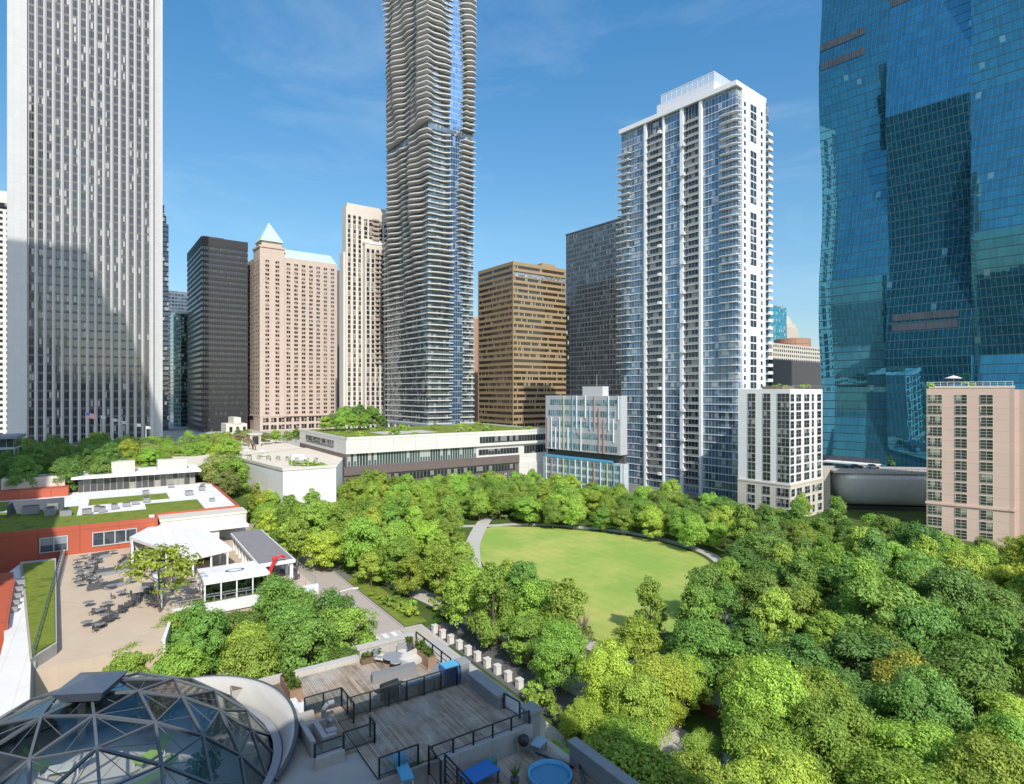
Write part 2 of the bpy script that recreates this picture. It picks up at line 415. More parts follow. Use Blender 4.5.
# --- sliver blocks around it
c = Corner(-38, 330, 56, right=15, ytop=190, z0=10)
t = c.thing('apartment_block', 'pale apartment block with small square windows peeking out beside the white pier tower', 'building')
m = MB(); m.box(0,c.w,0,20,0,c.h); m.box(.8,c.w-.5,1,18,c.h,c.h+3); m.build('wall', plain('pale_block', (.6,.58,.54), .8, .1), t)
wm = MB(); wm.box(-.7,.7,-.05,0,0,1.6)
repeat(t, 'window', wm, M['dark_glass'], [(x,0,z) for x in np.arange(2,c.w-1,2.9) for z in np.arange(4,c.h-9,3.3)], limit=80)
m = MB(); m.box(0,c.w,-.06,0,c.h-7.5,c.h-4); m.build('window_band', M['dark_glass'], t)

c = Corner(150, 430, 56, right=168.6, ytop=222, z0=10)
t = c.thing('office_tower', 'dark blue stepped tower showing as a thin strip behind the white pier tower', 'building')
gl2 = facade_glass('blue_slate_glass', (.05,.07,.1), 1.5, 3.6, mull=(.03,.035,.045), slab=(.05,.055,.065), sh=1.1, refl=.3)
m = MB(); m.box(0,c.w,0,20,0,c.h); m.build('glass_wall', gl2, t)
m = MB(); m.prism([(0,0),(c.w-1.4,0),(c.w-1.4,18),(0,18)], c.h, c.h+7); m.prism([(0,1),(c.w-2.6,1),(c.w-2.6,14),(0,14)], c.h+7, c.h+14); m.build('crown', gl2, t)

c = Corner(168, 560, 54, right=190, ytop=291, z0=0)
t = c.thing('apartment_tower', 'distant pale glass tower rising behind the gap beside the black tower', 'building')
m = MB(); m.box(0,c.w,0,24,0,c.h); m.build('glass_wall', facade_glass('pale_tower_glass', (.25,.33,.36), 2.6, 3.2, mull=(.5,.5,.48), mw=.5, slab=(.55,.55,.53), sh=.9, refl=.25), t)
m = MB(); m.box(-.3,c.w+.3,-.3,24.3,c.h,c.h+1.2); m.build('parapet', M['white'], t)
c = Corner(173.5, 480, 54, right=190, ytop=313, z0=0)
t = c.thing('glass_tower', 'slim teal glass tower wedged beside the black tower', 'building')
m = MB(); m.box(0,c.w*.45,0,20,0,c.h); m.build('glass_wall', facade_glass('teal_tower_glass', (.12,.28,.3), 1.6, 3.3, mull=(.2,.3,.3), slab=(.3,.36,.35), sh=.6, refl=.4), t)
m = MB(); m.box(c.w*.45,c.w,.4,20,0,c.h-1); m.build('dark_bay', facade_glass('dark_bay_glass', (.03,.06,.06), 1.6, 3.3, blind=(.15,.35,.33), blind_p=.3, slab=(.05,.07,.07), sh=.7, refl=.3), t)
m = MB(); m.box(.5,c.w-.5,.8,19,c.h,c.h+1.5); m.build('parapet', M['white'], t)

# --- black office tower
c = Corner(201, 420, 54, left=187, right=248, ytop=236, z0=4)
t = c.thing('office_tower', 'black stone office tower with dark ribbon windows and a blank top', 'building')
banded(t, c.w, c.d, c.h, 3.9, 2.1, plain('black_granite', (.024,.023,.024), .6, .12, .2, panel=(1.5,3.9,.3)),
       facade_glass('black_ribbon', (.014,.02,.03), 1.5, 3.9, blind=(.06,.065,.07), blind_p=.08, mull=(.016,.016,.017), mw=.5, rough=.2, refl=.04), zb=8, crown=6.5)
m = MB(); m.box(2,c.w*.5,3,c.d-3,c.h,c.h+1.2); m.build('roof_plant', M['darkgrey'], t)
m = MB(); m.box(c.w*.18,c.w*.96,-.1,0,c.h-5.6,c.h-3.4); m.build('louver_band', M['black'], t)

# --- pink hotel with the pyramid turret
c = Corner(261, 430, 52, left=241.5, right=337, ytop=247, z0=6)
t = c.thing('hotel_tower', 'pink stone hotel with small windows and a pale green pyramid roof on its corner', 'hotel')
pk = plain('pink_granite', (.57,.45,.37), .8, .06, .2, panel=(5.5,3.1,.25))
m = MB(); m.box(0,c.w,0,c.d,0,c.h-5); m.build('wall', pk, t)
tw = c.tx(284)
m = MB(); m.box(-1.0,tw,-1.0,min(c.d,16),0,c.h); m.build('turret', pk, t)
m = MB(); q = min(c.d,16)
m.prism([(-1.6,-1.6),(tw+.6,-1.6),(tw+.6,q+.6),(-1.6,q+.6)], c.h, c.h+1.3)
m.prism([(.6,.6),(tw-1.6,.6),(tw-1.6,q-1.6),(.6,q-1.6)], c.h+1.3, c.h+5); m.build('cornice', pk, t)
gm = plain('pale_copper_roof', (.42,.58,.50), .6, .08, .3)
m = MB(); cx, cy = (tw-1)/2, (q-1)/2
b = [(-.6,-.6),(tw-.4,-.6),(tw-.4,q-.4),(-.6,q-.4)]
for i in range(4):
    p0, p1 = b[i], b[(i+1)%4]; m.face([(p0[0],p0[1],c.h+5),(p1[0],p1[1],c.h+5),(cx,cy,c.h+20.5)])
m.face([(x,y,c.h+5) for x,y in b[::-1]]); m.build('pyramid_roof', gm, t)
m = MB(); m.loft([[(tw,.3,c.h-5),(c.w-.3,.3,c.h-5),(c.w-.3,c.d-.3,c.h-5),(tw,c.d-.3,c.h-5)],[(tw,3.2,c.h+1.5),(c.w-4,3.2,c.h+1.5),(c.w-4,c.d-3,c.h+1.5),(tw,c.d-3,c.h+1.5)]]); m.build('roof', gm, t)
wm = MB(); wm.box(-1.35,1.35,-.08,0,0,1.75,0); wm.box(-1.5,1.5,-.16,0,-.35,0,1); wm.box(-.08,.08,-.14,-.08,0,1.75,1)
hg = facade_glass('hotel_window', (.035,.035,.04), 1.4, 2, blind=(.35,.3,.26), blind_p=.3, refl=.2)
pl = []
for z in np.arange(20, c.h-9, 3.12):
    for x in np.arange(tw+3.2, c.w-1.5, 5.55): pl.append((x,0,z,0))
    for x in (tw*.28, tw*.72): pl.append((x-.5,-1.0,z,0))
    for y in np.arange(3, c.d-1, 5.2): pl.append((-1.0 if y<min(c.d,16) else 0, y, z, -math.pi/2))
repeat(t, 'window', wm, [hg, pk], pl)
wb = MB(); wb.box(-2,2,-.1,0,0,3.2,0); wb.box(-.1,.1,-.16,-.1,0,3.2,1)
repeat(t, 'tall_window', wb, [hg, pk], [(x,(0 if x>tw else -1.0),z,0) for x in np.arange(3,c.w-2,5.55) for z in (14.2,9.0)])
m = MB(); m.box(-1.25,c.w+.25,-1.25,c.d+.2,18.2,19.0); m.build('stone_band', pk, t)
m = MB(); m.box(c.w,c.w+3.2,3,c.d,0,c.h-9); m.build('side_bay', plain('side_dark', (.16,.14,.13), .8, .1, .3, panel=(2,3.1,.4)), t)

# --- slim beige high-rise behind the wavy tower
c = Corner(346, 374, 55, left=342, right=388, ytop=206, z0=0)
t = c.thing('apartment_tower', 'slim cream apartment tower with vertical ribs and stacked balconies, behind the wavy tower', 'building')
cw = plain('cream_concrete', (.6,.55,.48), .8, .08, .3)
m = MB(); m.box(0,c.w,0,c.d,0,c.h); m.box(-1.3,1,1.2,c.d+.8,0,c.h-28.5); m.build('wall', cw, t)
m = MB(); m.box(.8,c.w-1,.5,c.d-.5,c.h,c.h+2.4); m.build('penthouse', cw, t)
gs = facade_glass('slim_strip', (.05,.05,.055), 1.2, 3.0, blind=(.4,.37,.33), blind_p=.25, slab=(.36,.33,.29), sh=.8, refl=.25)
wx = c.tx(362.5); hw = H+(392-242)*374/F
m = MB(); m.box(wx,c.w+2,-4.5,0,0,hw); m.build('wing', cw, t)
m = MB(); m.box(wx-.3,c.w+2,-4.8,0,hw,hw+1.4); m.build('wing_cornice', M['white'], t)
for i, x in enumerate(np.arange(1.2, wx-1, 3.4)):
    m = MB(); m.box(x,x+1.7,-.06,0,6,c.h-5); m.build('window_strip', gs, t)
for i, x in enumerate(np.arange(wx+1, c.w+1, 3.2)):
    m = MB(); m.box(x,x+1.8,-4.56,-4.5,6,hw-3); m.build('window_strip', gs, t)
    m = MB(); m.box(x+1.9,x+2.3,-5.0,-4.5,0,hw-1); m.build('rib', M['cream'], t)
for x in np.arange(wx+1, c.w-1, 3.4):
    m = MB(); m.box(x,x+2.2,-.06,0,hw+4,c.h-6); m.build('window_strip', gs, t)
bm = MB(); bm.box(-2.2,2.2,-1.3,0,0,1.15)
repeat(t, 'balcony', bm, plain('balcony_brown', (.36,.28,.22), .8, .1), [((wx+c.w)/2,-4.5,z,0) for z in np.arange(60,hw-4,3.0)] + [((wx+c.w)/2,0,z,0) for z in np.arange(hw+4,c.h-6,3.0)])

# --- tower with wavy balcony slabs
c = Corner(428, 322, 54, left=386, right=474, z0=20)
t = c.thing('wavy_tower', 'tall apartment tower wrapped in rippling pale balcony slabs over blue glass', 'skyscraper')
fh = 3.15; nf = 81; hw = nf*fh+3
ag = facade_glass('wavy_tower_glass', (.19,.23,.24), 1.5, fh, blind=(.5,.5,.47), blind_p=.16, mull=(.16,.19,.2), mw=.14, refl=.6, vary=.45, wav=.03)
m = MB(); m.box(.8,c.w,.8,c.d,0,hw); m.build('glass_wall', ag, t)
bgl = facade_glass('wavy_sky_tint_glass', (.26,.42,.6), 1.5, fh, blind=(.5,.55,.6), blind_p=.05, mull=(.25,.35,.42), mw=.1, slab=(.42,.46,.5), sh=.22, refl=.85, vary=.25, wav=.02)  # blue tint stands in for the sky reflected in this strip
m = MB(); m.box(c.w*.46,c.w*.76,.72,.79,6,hw-2); m.build('sky_tint_bay', bgl, t)
sm = plain('balcony_concrete', (.52,.505,.475), .85, .1, .3)
def wave(u, z):
    k = max(0.0, min(1.0, (z-46)/70.0))
    a = .55 + .35*math.sin(z*1.7+u*.06)*k + k*(1.9*math.sin(u*.205+z*.021+.6) + 1.1*math.sin(u*.43-z*.035+2.0) + .7*math.sin(u*.11+z*.055))
    return max(.05, a + 1.3*k) if k > 0 else .55
for i in range(nf+1):
    z = 4.5+i*fh
    if i == 51: continue
    out = []; pts = []
    n = 34
    for j in range(n): u = c.d*(1-j/n); pts.append((-wave(u+40, z), u if j else c.d+.3))
    for j in range(n+1):
        u = c.w*j/n
        o = wave(40-u*1.0, z)*(1 if u < c.w*.45 else .55 + .45*abs(math.cos(u*.3+z*.02)))
        if c.w*(.50+.05*math.sin(z*.031)) < u < c.w*(.70+.07*math.sin(z*.04)): o = -.85
        pts.append((u if j else -wave(40, z)*.75, -(o if o < -.5 else max(.04,o))))
    pts += [(c.w+.4,c.d),( .9,c.d)]
    m = MB(); m.prism(pts, z, z+.58); m.build('balcony_slab', sm, t)
m = MB(); m.box(.3,c.w-.3,.3,c.d,4.5+51*fh-1.2,4.5+51*fh+1.6); m.build('louver_band', facade_glass('louver_glass', (.2,.25,.28), 1.2, 3, refl=.45, mull=(.05,.06,.07)), t)
m = MB(); m.box(-.6,c.w+.4,-.6,c.d,3.6,4.4); m.build('base_fascia', plain('fascia_blue', (.2,.27,.31), .5, .1), t)
cm = MB(); cm.box(-.35,.35,-.35,.35,0,3.6)
many('column', cm, M['white'], t, [(-.1 if k<6 else (k-5)*c.w/7, (k+.5)*c.d/6 if k<6 else -.1, 0) for k in range(12)])
m = MB(); m.box(c.w*.55,c.w*.95,-3,-.8,0,3.4); m.build('lobby', M['white'], t)

# --- bronze office block
c = Corner(513, 400, 54, left=478.5, right=566, ytop=261, z0=4)
t = c.thing('office_block', 'bronze coloured office block with even bands of dark windows', 'building')
bz = plain('bronze_panel', (.33,.235,.125), .5, .1, .2)
banded(t, c.w, c.d, c.h, 3.93, 2.05, bz, facade_glass('bronze_glass', (.03,.02,.012), 1.15, 3.93, blind=(.33,.28,.2), blind_p=.13, mull=(.09,.06,.03), mw=.3, refl=.12), zb=5, crown=1.9)
m = MB(); m.box(c.w*.28,c.w*.95,4,c.d*.6,c.h,c.h+.5); m.box(c.w*.62,c.w*.88,5,c.d*.5,c.h+.5,c.h+3.2); m.build('roof_plant', bz, t)
m = MB(); m.box(.1,c.w-.1,-.12,0,c.h-9.5,c.h-7.2); m.build('louver_band', facade_glass('louver_blue', (.25,.26,.26), .9, 3, blind_p=.3, refl=.3), t)
for y in (-.2, c.d): 
    m = MB(); m.box(-.2,.35,y,y+.55,0,c.h+.3); m.build('corner_pier', bz, t)
c2 = Corner(470, 520, 54, right=480, ytop=318, z0=0)
t = c2.thing('apartment_block', 'brownish pink block showing as a thin strip between the wavy tower and the bronze block', 'building')
m = MB(); m.box(0,c2.w,0,20,0,c2.h); m.build('wall', plain('rosy_brick', (.42,.26,.19), .8, .08, .3, panel=(2.5,3,.4)), t)
m = MB(); m.box(.3,c2.w-.3,.3,19,c2.h,c2.h+2); m.build('parapet', M['beige'], t)
c2 = Corner(555, 430, 54, right=569, ytop=303, z0=0)
t = c2.thing('office_block', 'blackish block filling the gap beside the bronze block', 'building')
m = MB(); m.box(0,c2.w,0,26,0,c2.h); m.build('glass_wall', facade_glass('blackish_glass', (.02,.03,.032), 1.5, 3.6, slab=(.03,.035,.035), sh=.9, refl=.25), t)
m = MB(); m.box(.5,c2.w-.5,1,20,c2.h,c2.h+1.4); m.build('parapet', M['darkgrey'], t)

# --- dark glass slab behind the white tower
c = Corner(660, 395, 52, left=566, ytop=207.5, z0=0)
t = c.thing('office_tower', 'dark grey glass slab tower with finely gridded windows, partly behind the white apartment tower', 'building')
m = MB(); m.box(0,24,0,c.d,0,c.h); m.build('glass_wall', facade_glass('dark_grid_glass', (.12,.145,.16), 1.55, 3.6, blind=(.3,.33,.33), blind_p=.1, mull=(.06,.068,.072), mw=.36, slab=(.17,.18,.185), sh=.9, refl=.5, vary=.6), t)
fm = MB(); fm.box(-.28,0,-.12,.12,0,c.h)
many('fin', fm, M['steel'], t, [(0,float(y),0) for y in np.arange(1.5, c.d, 3.1)])
m = MB(); m.box(-.3,24,-.1,c.d+.3,c.h,c.h+1); m.build('parapet', M['darkgrey'], t)
# ------------------------------------------------------------------ white balcony tower
def frosted():
    t = NT('frosted_glass'); tr = t.new('ShaderNodeBsdfTransparent'); mx = t.new('ShaderNodeMixShader'); mx.inputs[0].default_value = .55
    t.base((.7,.74,.78), .4); t.l.new(tr.outputs[0], mx.inputs[1]); t.l.new(t.bsdf.outputs[0], mx.inputs[2]); t.l.new(mx.outputs[0], t.out.inputs[0]); return t.mat
frost = frosted()
c = Corner(737, 233, 50, left=620, right=771, ytop=81)
t = c.thing('apartment_tower', 'tall white apartment tower with blue glass bays and stacked balconies, penthouse box on its roof', 'skyscraper')
h = c.h; D = c.d; W = c.w; fh = 3.08; nf = int((h-3)/fh)
Y = {k: c.ty(k) for k in (622,644,647,662.5,664.5,680,684,699,702.6,722)}
tg = facade_glass('bay_glass', (.16,.25,.34), 1.5, fh, blind=(.5,.53,.55), blind_p=.14, mull=(.45,.48,.5), mw=.13, slab=(.4,.43,.45), sh=.34, refl=.5, vary=.5, wav=.025)
rg_ = facade_glass('recess_glass', (.06,.08,.1), 1.5, fh, blind=(.4,.38,.34), blind_p=.2, mull=(.4,.4,.4), mw=.18, refl=.3)
ra, rb = (Y[662.5], Y[647]), (Y[699], Y[684])
foot = [(.7,.7),(W-.7,.7),(W-.7,D-.3),(.7,D-.3)]
m = MB(); m.prism(foot, 0, h-1.7); m.build('glass_wall', tg, t)
for a_, b_ in (ra, rb):      # the two balcony columns: dark glass between white cheeks
    m = MB(); m.box(.55,.69,a_,b_,3,h-1.8); m.build('window_strip', rg_, t)
wp = plain('tower_white', (.74,.745,.75), .6, .04, .2, streak=.08)
for a_, b_, x_ in ((647,644,-.9),(664.5,662.5,-.6),(684,680,-.9),(702.6,699,-.9)):
    m = MB(); m.box(x_*.55,.69,Y[a_]+.25,Y[b_]-.2,0,h-.4); m.build('pier', wp, t)
bt = c.ty(722)+1.0
for i in range(1, nf):
    z = i*fh
    big = z > 50 and i < nf-1
    # one outline per floor: corner balcony, two recessed balconies, outer balconies
    if big: pts = [(-.05,bt),(-1.5,bt-.6),(-1.6,1.5),(-.9,-.3),(.6,-1.2),(2.0,-1.2),(2.0,.69)]
    else:   pts = [(.0,bt),(.0,-.02),(2.0,-.02),(2.0,.69)]
    pts += [(W-.4,.69),(W-.4,D-.32)]
    if big: pts += [(1.5,D+1.4),(-1.3,D+1.4),(-1.4,D-5.5),(.45,D-6)]
    else: pts += [(.45,D-.32)]
    pts += [(.45,ra[1]),(-.4,ra[1]),(-.4,ra[0]),(.45,ra[0]),(.45,rb[1]),(-.4,rb[1]),(-.4,rb[0]),(.45,rb[0]),(.45,bt)]
    m = MB(); m.prism(pts[::-1], z, z+.2); m.build('floor_slab', wp, t)
# rails of the recessed balconies and of the corner balconies
rm_ = MB(); L = ra[1]-ra[0]
rm_.box(-.45,-.39,-L/2,L/2*.6,.26,1.0); 
L2 = rb[1]-rb[0]; rm2 = MB(); rm2.box(-.45,-.39,-L2/2,L2/2*.5,.26,1.0)
rl = plain('balcony_rail', (.3,.3,.29), .6, .12)
repeat(t, 'balcony_rail', rm_, rl, [(0,(ra[0]+ra[1])/2,i*fh,0) for i in range(1,nf)], limit=30)
repeat(t, 'balcony_rail', rm2, rl, [(0,(rb[0]+rb[1])/2,i*fh,0) for i in range(1,nf)], limit=30)
bk = MB(); bk.box(-1.5,-.4,-.7,.7,-.1,1.1)
repeat(t, 'bracket', bk, wp, [(0,Y[684]-.2,i*fh,0) for i in range(3,nf,4)] + [(0,Y[662.5]+.9,i*fh,0) for i in range(2,nf,4)])
r3 = MB(); r3.path([(-1.5,bt-.7,1.25),(-1.55,1.5,1.25),(-.9,-.25,1.25),(.6,-1.15,1.25),(2,-1.15,1.25)], .05, 4)
r3.path([(-1.5,bt-.7,.75),(-1.55,1.5,.75),(-.9,-.25,.75),(.6,-1.15,.75),(2,-1.15,.75)], .03, 4)
repeat(t, 'corner_rail', r3, M['grey'], [(0,0,i*fh,0) for i in range(17,nf-1)], limit=20)
# east face: white wall with three columns of windows and end balconies
e0, e1 = c.tx(742), c.tx(765)
m = MB(); m.box(-.92,e1+.6,-.27,D,h-1.7,h+.2); m.build('parapet', wp, t)
m = MB(); m.box(e0,e1,-.25,.69,3,h-1.71); m.build('wall', wp, t)
wsm = MB(); wsm.box(-.7,.7,-.33,-.26,.6,2.2); wbg = MB(); wbg.box(-2.3,2.3,-.33,-.26,.35,2.85,0); wbg.box(-.06,.06,-.37,-.33,.45,2.75,1)
eg = facade_glass('east_window', (.06,.08,.1), 1.9, 3, blind=(.4,.4,.4), blind_p=.15, refl=.35)
repeat(t, 'window', wsm, eg, [(c.tx(px),0,i*fh,0) for px in (744.2,761) for i in range(14,nf)], limit=60)
repeat(t, 'wide_window', wbg, [eg, wp], [(c.tx(752.8),0,i*fh,0) for i in range(14,nf) if i % 8 not in (5,)], limit=40)
bm = MB(); bm.box(-.2,3.4,-1.5,.7,0,.25); bm.box(-.2,3.4,-1.5,-1.43,.25,1.25); bm.box(3.33,3.4,-1.43,3,.25,1.25); bm.box(0,3.4,.7,3,0,.25)
repeat(t, 'balcony', bm, wp, [(e1+.4,0,i*fh,0) for i in range(14,nf-2)], limit=36)
ph = c.ty(705)-1, c.ty(650)
m = MB(); m.box(5,W-6,ph[0],ph[1],h+.2,h+7.0); m.build('penthouse', plain('penthouse_wall', (.62,.63,.65), .7, .06, .3, panel=(2.4,1.2,.15)), t)
zs_ = h+7.0; yl = ph[0]+(ph[1]-ph[0])*.93; m = MB()
for yy in np.arange(ph[0], yl, 2.6): m.box(5.2,5.32,yy,yy+.12,zs_,zs_+3.8)
for xx in np.arange(5.2, W-6, 2.6): m.box(xx,xx+.12,ph[0]+.05,ph[0]+.17,zs_,zs_+3.8)
m.box(5.1,5.4,ph[0],yl,zs_+3.8,zs_+4.0); m.box(5.41,W-6,ph[0],ph[0]+.25,zs_+3.8,zs_+4.0); o = m.build('roof_screen', wp, t)
m = MB(); m.face([(5.26,ph[0],zs_),(5.26,yl,zs_),(5.26,yl,zs_+3.8),(5.26,ph[0],zs_+3.8)]); m.face([(5.3,ph[0]+.1,zs_),(W-6,ph[0]+.1,zs_),(W-6,ph[0]+.1,zs_+3.8),(5.3,ph[0]+.1,zs_+3.8)])
m.build('glass_panel', frost, o)
m = MB(); m.box(9,W-10,ph[0]+6,ph[1]-8,zs_,zs_+2.6); m.build('roof_plant', M['grey'], t)

# ------------------------------------------------------------------ white low block in front of it
def framed(name_c, w_, hh, cols, rows, fr=.09):
    g_ = MB(); g_.box(-w_/2,w_/2,-.06,0,0,hh)
    f_ = MB()
    for i in range(cols+1):
        x = -w_/2 + w_*i/cols; f_.box(x-fr/2,x+fr/2,-.14,-.061,0,hh)
    for j in range(rows+1):
        z = hh*j/rows; f_.box(-w_/2,w_/2,-.13,-.062,z-fr/2,z+fr/2)
    return g_, f_
c = Corner(790, 194, 50, left=738, right=822.5, ytop=389)
t = c.thing('apartment_block', 'white mid-rise block with beige stone base and planted roof, before the white tower', 'building')
lw = plain('lowrise_white', (.74,.73,.715), .7, .05, .2, panel=(3.0,2.92,.12)); lb = plain('lowrise_base', (.58,.53,.45), .85, .1, .3, panel=(2.2,1.46,.2))
m = MB(); m.box(0,c.w,0,c.d,11.9,c.h); m.build('wall', lw, t)
m = MB(); m.box(-.25,c.w+.2,-.25,c.d,0,11.9); m.build('stone_base', lb, t)
m = MB(); m.box(-.4,c.w+.3,-.4,c.d,11.5,12.1); m.build('stone_band', lb, t)
wg = facade_glass('lowrise_glass', (.04,.05,.055), 1.0, 2.92, blind=(.36,.36,.34), blind_p=.22, refl=.3, wav=.03); fm = plain('window_frame', (.33,.34,.33), .5, .1)
def col_S(pa, pb, cols, cc=None, rows=10):
    y0, y1 = c.ty(pb), c.ty(pa); ww = abs(y1-y0); g_, f_ = framed('w', ww, 2.6, cols, 2)
    repeat(t, 'window', g_, wg, [(0,(y0+y1)/2,12.6+2.92*i,-math.pi/2) for i in range(rows)] + [(-.25,(y0+y1)/2,1.2+3.4*i,-math.pi/2) for i in range(3)], ('frame', f_, fm))
def col_E(pa, pb, cols, rows=10):
    x0, x1 = c.tx(pa), c.tx(pb); ww = abs(x1-x0); g_, f_ = framed('w', ww, 2.35, cols, 2)
    repeat(t, 'window', g_, wg, [((x0+x1)/2,0,12.65+2.92*i,0) for i in range(rows)] + [((x0+x1)/2,-.25,1.3+3.4*i,0) for i in range(3)], ('frame', f_, fm))
col_S(748,755.5,2); col_S(763,770.5,2); col_S(777.5,789.4,3); col_E(790.4,793.8,1); col_E(796,800.8,2); col_E(804,809,2); col_E(811.6,813.6,1); col_E(817,820.8,1)
m = MB()
for yy in np.arange(.2, c.d, 2.0): m.box(.15,.22,yy,yy+.06,c.h,c.h+1.2)
for xx in np.arange(.2, c.w, 2.0): m.box(xx,xx+.06,.15,.22,c.h,c.h+1.2)
m.box(.14,.24,.1,c.d,c.h+1.15,c.h+1.22); m.box(.1,c.w,.14,.24,c.h+1.15,c.h+1.22); m.build('roof_railing', M['grey'], t)
m = MB(); m.box(5,14,5,12,c.h,c.h+1.0); m.build('roof_bed', M['soil'], t)
low_c = c

# ------------------------------------------------------------------ school block with coloured fins
c = Corner(622, 226, 47, left=545.5, right=632, ytop=392.5)
t = c.thing('school_block', 'pale grey block with coloured vertical facade fins, beside the foot of the white tower', 'school')
sg = plain('school_panel', (.46,.46,.48), .6, .1, .3, panel=(1.6,3.6,.25))
D = c.d; zb = H-63.7*226/F; zt = H-1
m = MB(); m.box(-1.2,3,-.2,D*.97,zb+.2,zt-.5); m.build('upper_wall', sg, t)
m = MB(); m.box(0,3,-.8,D+1.2,0,zb-3.2); m.build('lower_wall', plain('school_base', (.5,.53,.55), .6, .1, .3, panel=(1.6,3.2,.2)), t)
m = MB(); m.box(1.5,3,0,D*.9,zb-3.2,zb+.2); m.build('terrace_recess', M['darkgrey'], t)
m = MB(); m.box(-.9,2.8,c.ty(604),c.ty(584),zt-.5,zt+3.2); m.build('lift_tower', plain('school_tower', (.52,.52,.53), .6, .08), t)
sgl = facade_glass('school_glass', (.17,.29,.33), 1.15, 2.2, blind=(.35,.4,.4), blind_p=.25, mull=(.4,.42,.42), mw=.14, refl=.35, wav=.03)
hs = (zt-.5-zb-.4)/5.0
for i in range(5):
    m = MB(); y0_ = 1.2 + (i%2)*1.4; m.box(-1.26,-1.2,y0_,D*.93-(i%3),zb+1.0+i*hs,zb+1.0+i*hs+hs*.52); m.build('window_band', sgl, t)
for i in range(int((zb-3.4)/3.1)):
    m = MB(); m.box(-.06,0,.6,D+.4,zb-6.0-i*3.1,zb-4.0-i*3.1); m.build('window_band', sgl, t)
fc = {'pale_fin': (.62,.72,.78), 'white_fin': (.75,.76,.76), 'red_fin': (.48,.26,.23), 'blue_fin': (.35,.5,.6), 'lime_fin': (.5,.54,.28), 'teal_fin': (.2,.38,.4)}
fmat = {k: plain(k, v, .5, .06) for k, v in fc.items()}
kinds = ['pale_fin','white_fin','red_fin','pale_fin','blue_fin','white_fin','pale_fin','red_fin','lime_fin','white_fin','pale_fin','teal_fin','red_fin']
r2 = random.Random(5)
for i in range(17):
    y = .5+ i*(D*.95)/16.5; lo = zb+.4 + r2.choice((0,0,1,2,3))*hs; hi = min(zt-.4, lo + r2.choice((2,3,4,5))*hs); k = kinds[(i*5)%13]
    m = MB(); m.box(-1.6,-1.27,y,y+.32,lo,hi); m.build('fin', fmat[k], t)
for i in range(13):
    y = .2+ i*D/12.3; k = ('pale_fin','white_fin','pale_fin','teal_fin','pale_fin','red_fin','lime_fin')[(i*3)%7]
    m = MB(); m.box(-.4,-.07,y,y+.34,zb-12-r2.random()*6,zb-3.3); m.build('fin', fmat[k], t)
m = MB(); m.box(-.35,-.2,D*.1,D,zb-3.2,zb-2.2); m.build('terrace_rail', M['lightblue'], t)
m = MB(); m.tube((3,c.ty(592),zt+3.2),(3,c.ty(592),zt+8),.12,5); m.build('antenna', M['grey'], t)

# ------------------------------------------------------------------ skyline between the white block and the glass tower
c = Corner(770, 620, 50, right=786.5, ytop=305, z0=0)
t = c.thing('glass_tower', 'far turquoise glass tower peeking over the dark grey block', 'building')
m = MB(); m.box(0,c.w,0,20,0,c.h); m.build('glass_wall', facade_glass('turquoise_glass', (.05,.32,.42), 2.2, 3.6, slab=(.04,.2,.28), sh=.7, refl=.4), t)
m = MB(); m.box(1,c.w-1,1,18,c.h,c.h+1.5); m.build('parapet', M['grey'], t)
c = Corner(787, 700, 50, right=798, ytop=327, z0=0)
t = c.thing('stone_tower', 'far old beige tower with a stepped pointed top', 'building')
m = MB(); m.box(0,c.w,0,16,0,c.h); m.build('wall', M['beige'], t)
m = MB(); m.loft([[(c.w*a,16*a,z),(c.w*(1-a),16*a,z),(c.w*(1-a),16*(1-a),z),(c.w*a,16*(1-a),z)] for a,z in ((.08,c.h),(.12,c.h+5),(.25,c.h+6),(.3,c.h+11),(.45,c.h+15))]); m.build('crown', M['beige'], t)
c = Corner(772, 480, 50, right=824, ytop=339, z0=0)
t = c.thing('apartment_block', 'far beige block with square windows and a round brown top storey', 'building')
m = MB(); m.box(0,c.w,0,30,0,c.h-3); m.build('wall', plain('far_beige', (.5,.45,.38), .8, .08), t)
wm = MB(); wm.box(-1,1,-.06,0,0,1.9)
repeat(t, 'window', wm, M['dark_glass'], [(x,0,z) for x in np.arange(3,c.w-1,3.6) for z in np.arange(c.h-24,c.h-4,3.6)])
m = MB(); m.lathe([(15,c.h-3),(15,c.h+4.5),(14,c.h+5),(0,c.h+5)], 28, (c.w*.72,16,0)); m.build('drum', plain('drum_brown', (.34,.2,.13), .8, .1, .4, panel=(1.7,12,.9)), t)
c = Corner(772, 330, 50, right=826, ytop=360, z0=0)
t = c.thing('office_block', 'plain dark grey slab block behind the white mid-rise block', 'building')
m = MB(); m.box(0,c.w,0,20,0,c.h); m.build('wall', plain('charcoal_panel', (.075,.072,.075), .7, .15, .2, panel=(2.2,30,.5)), t)
m = MB(); m.box(.6,c.w-.6,.6,19,c.h,c.h+.8); m.build('parapet', M['darkgrey'], t)

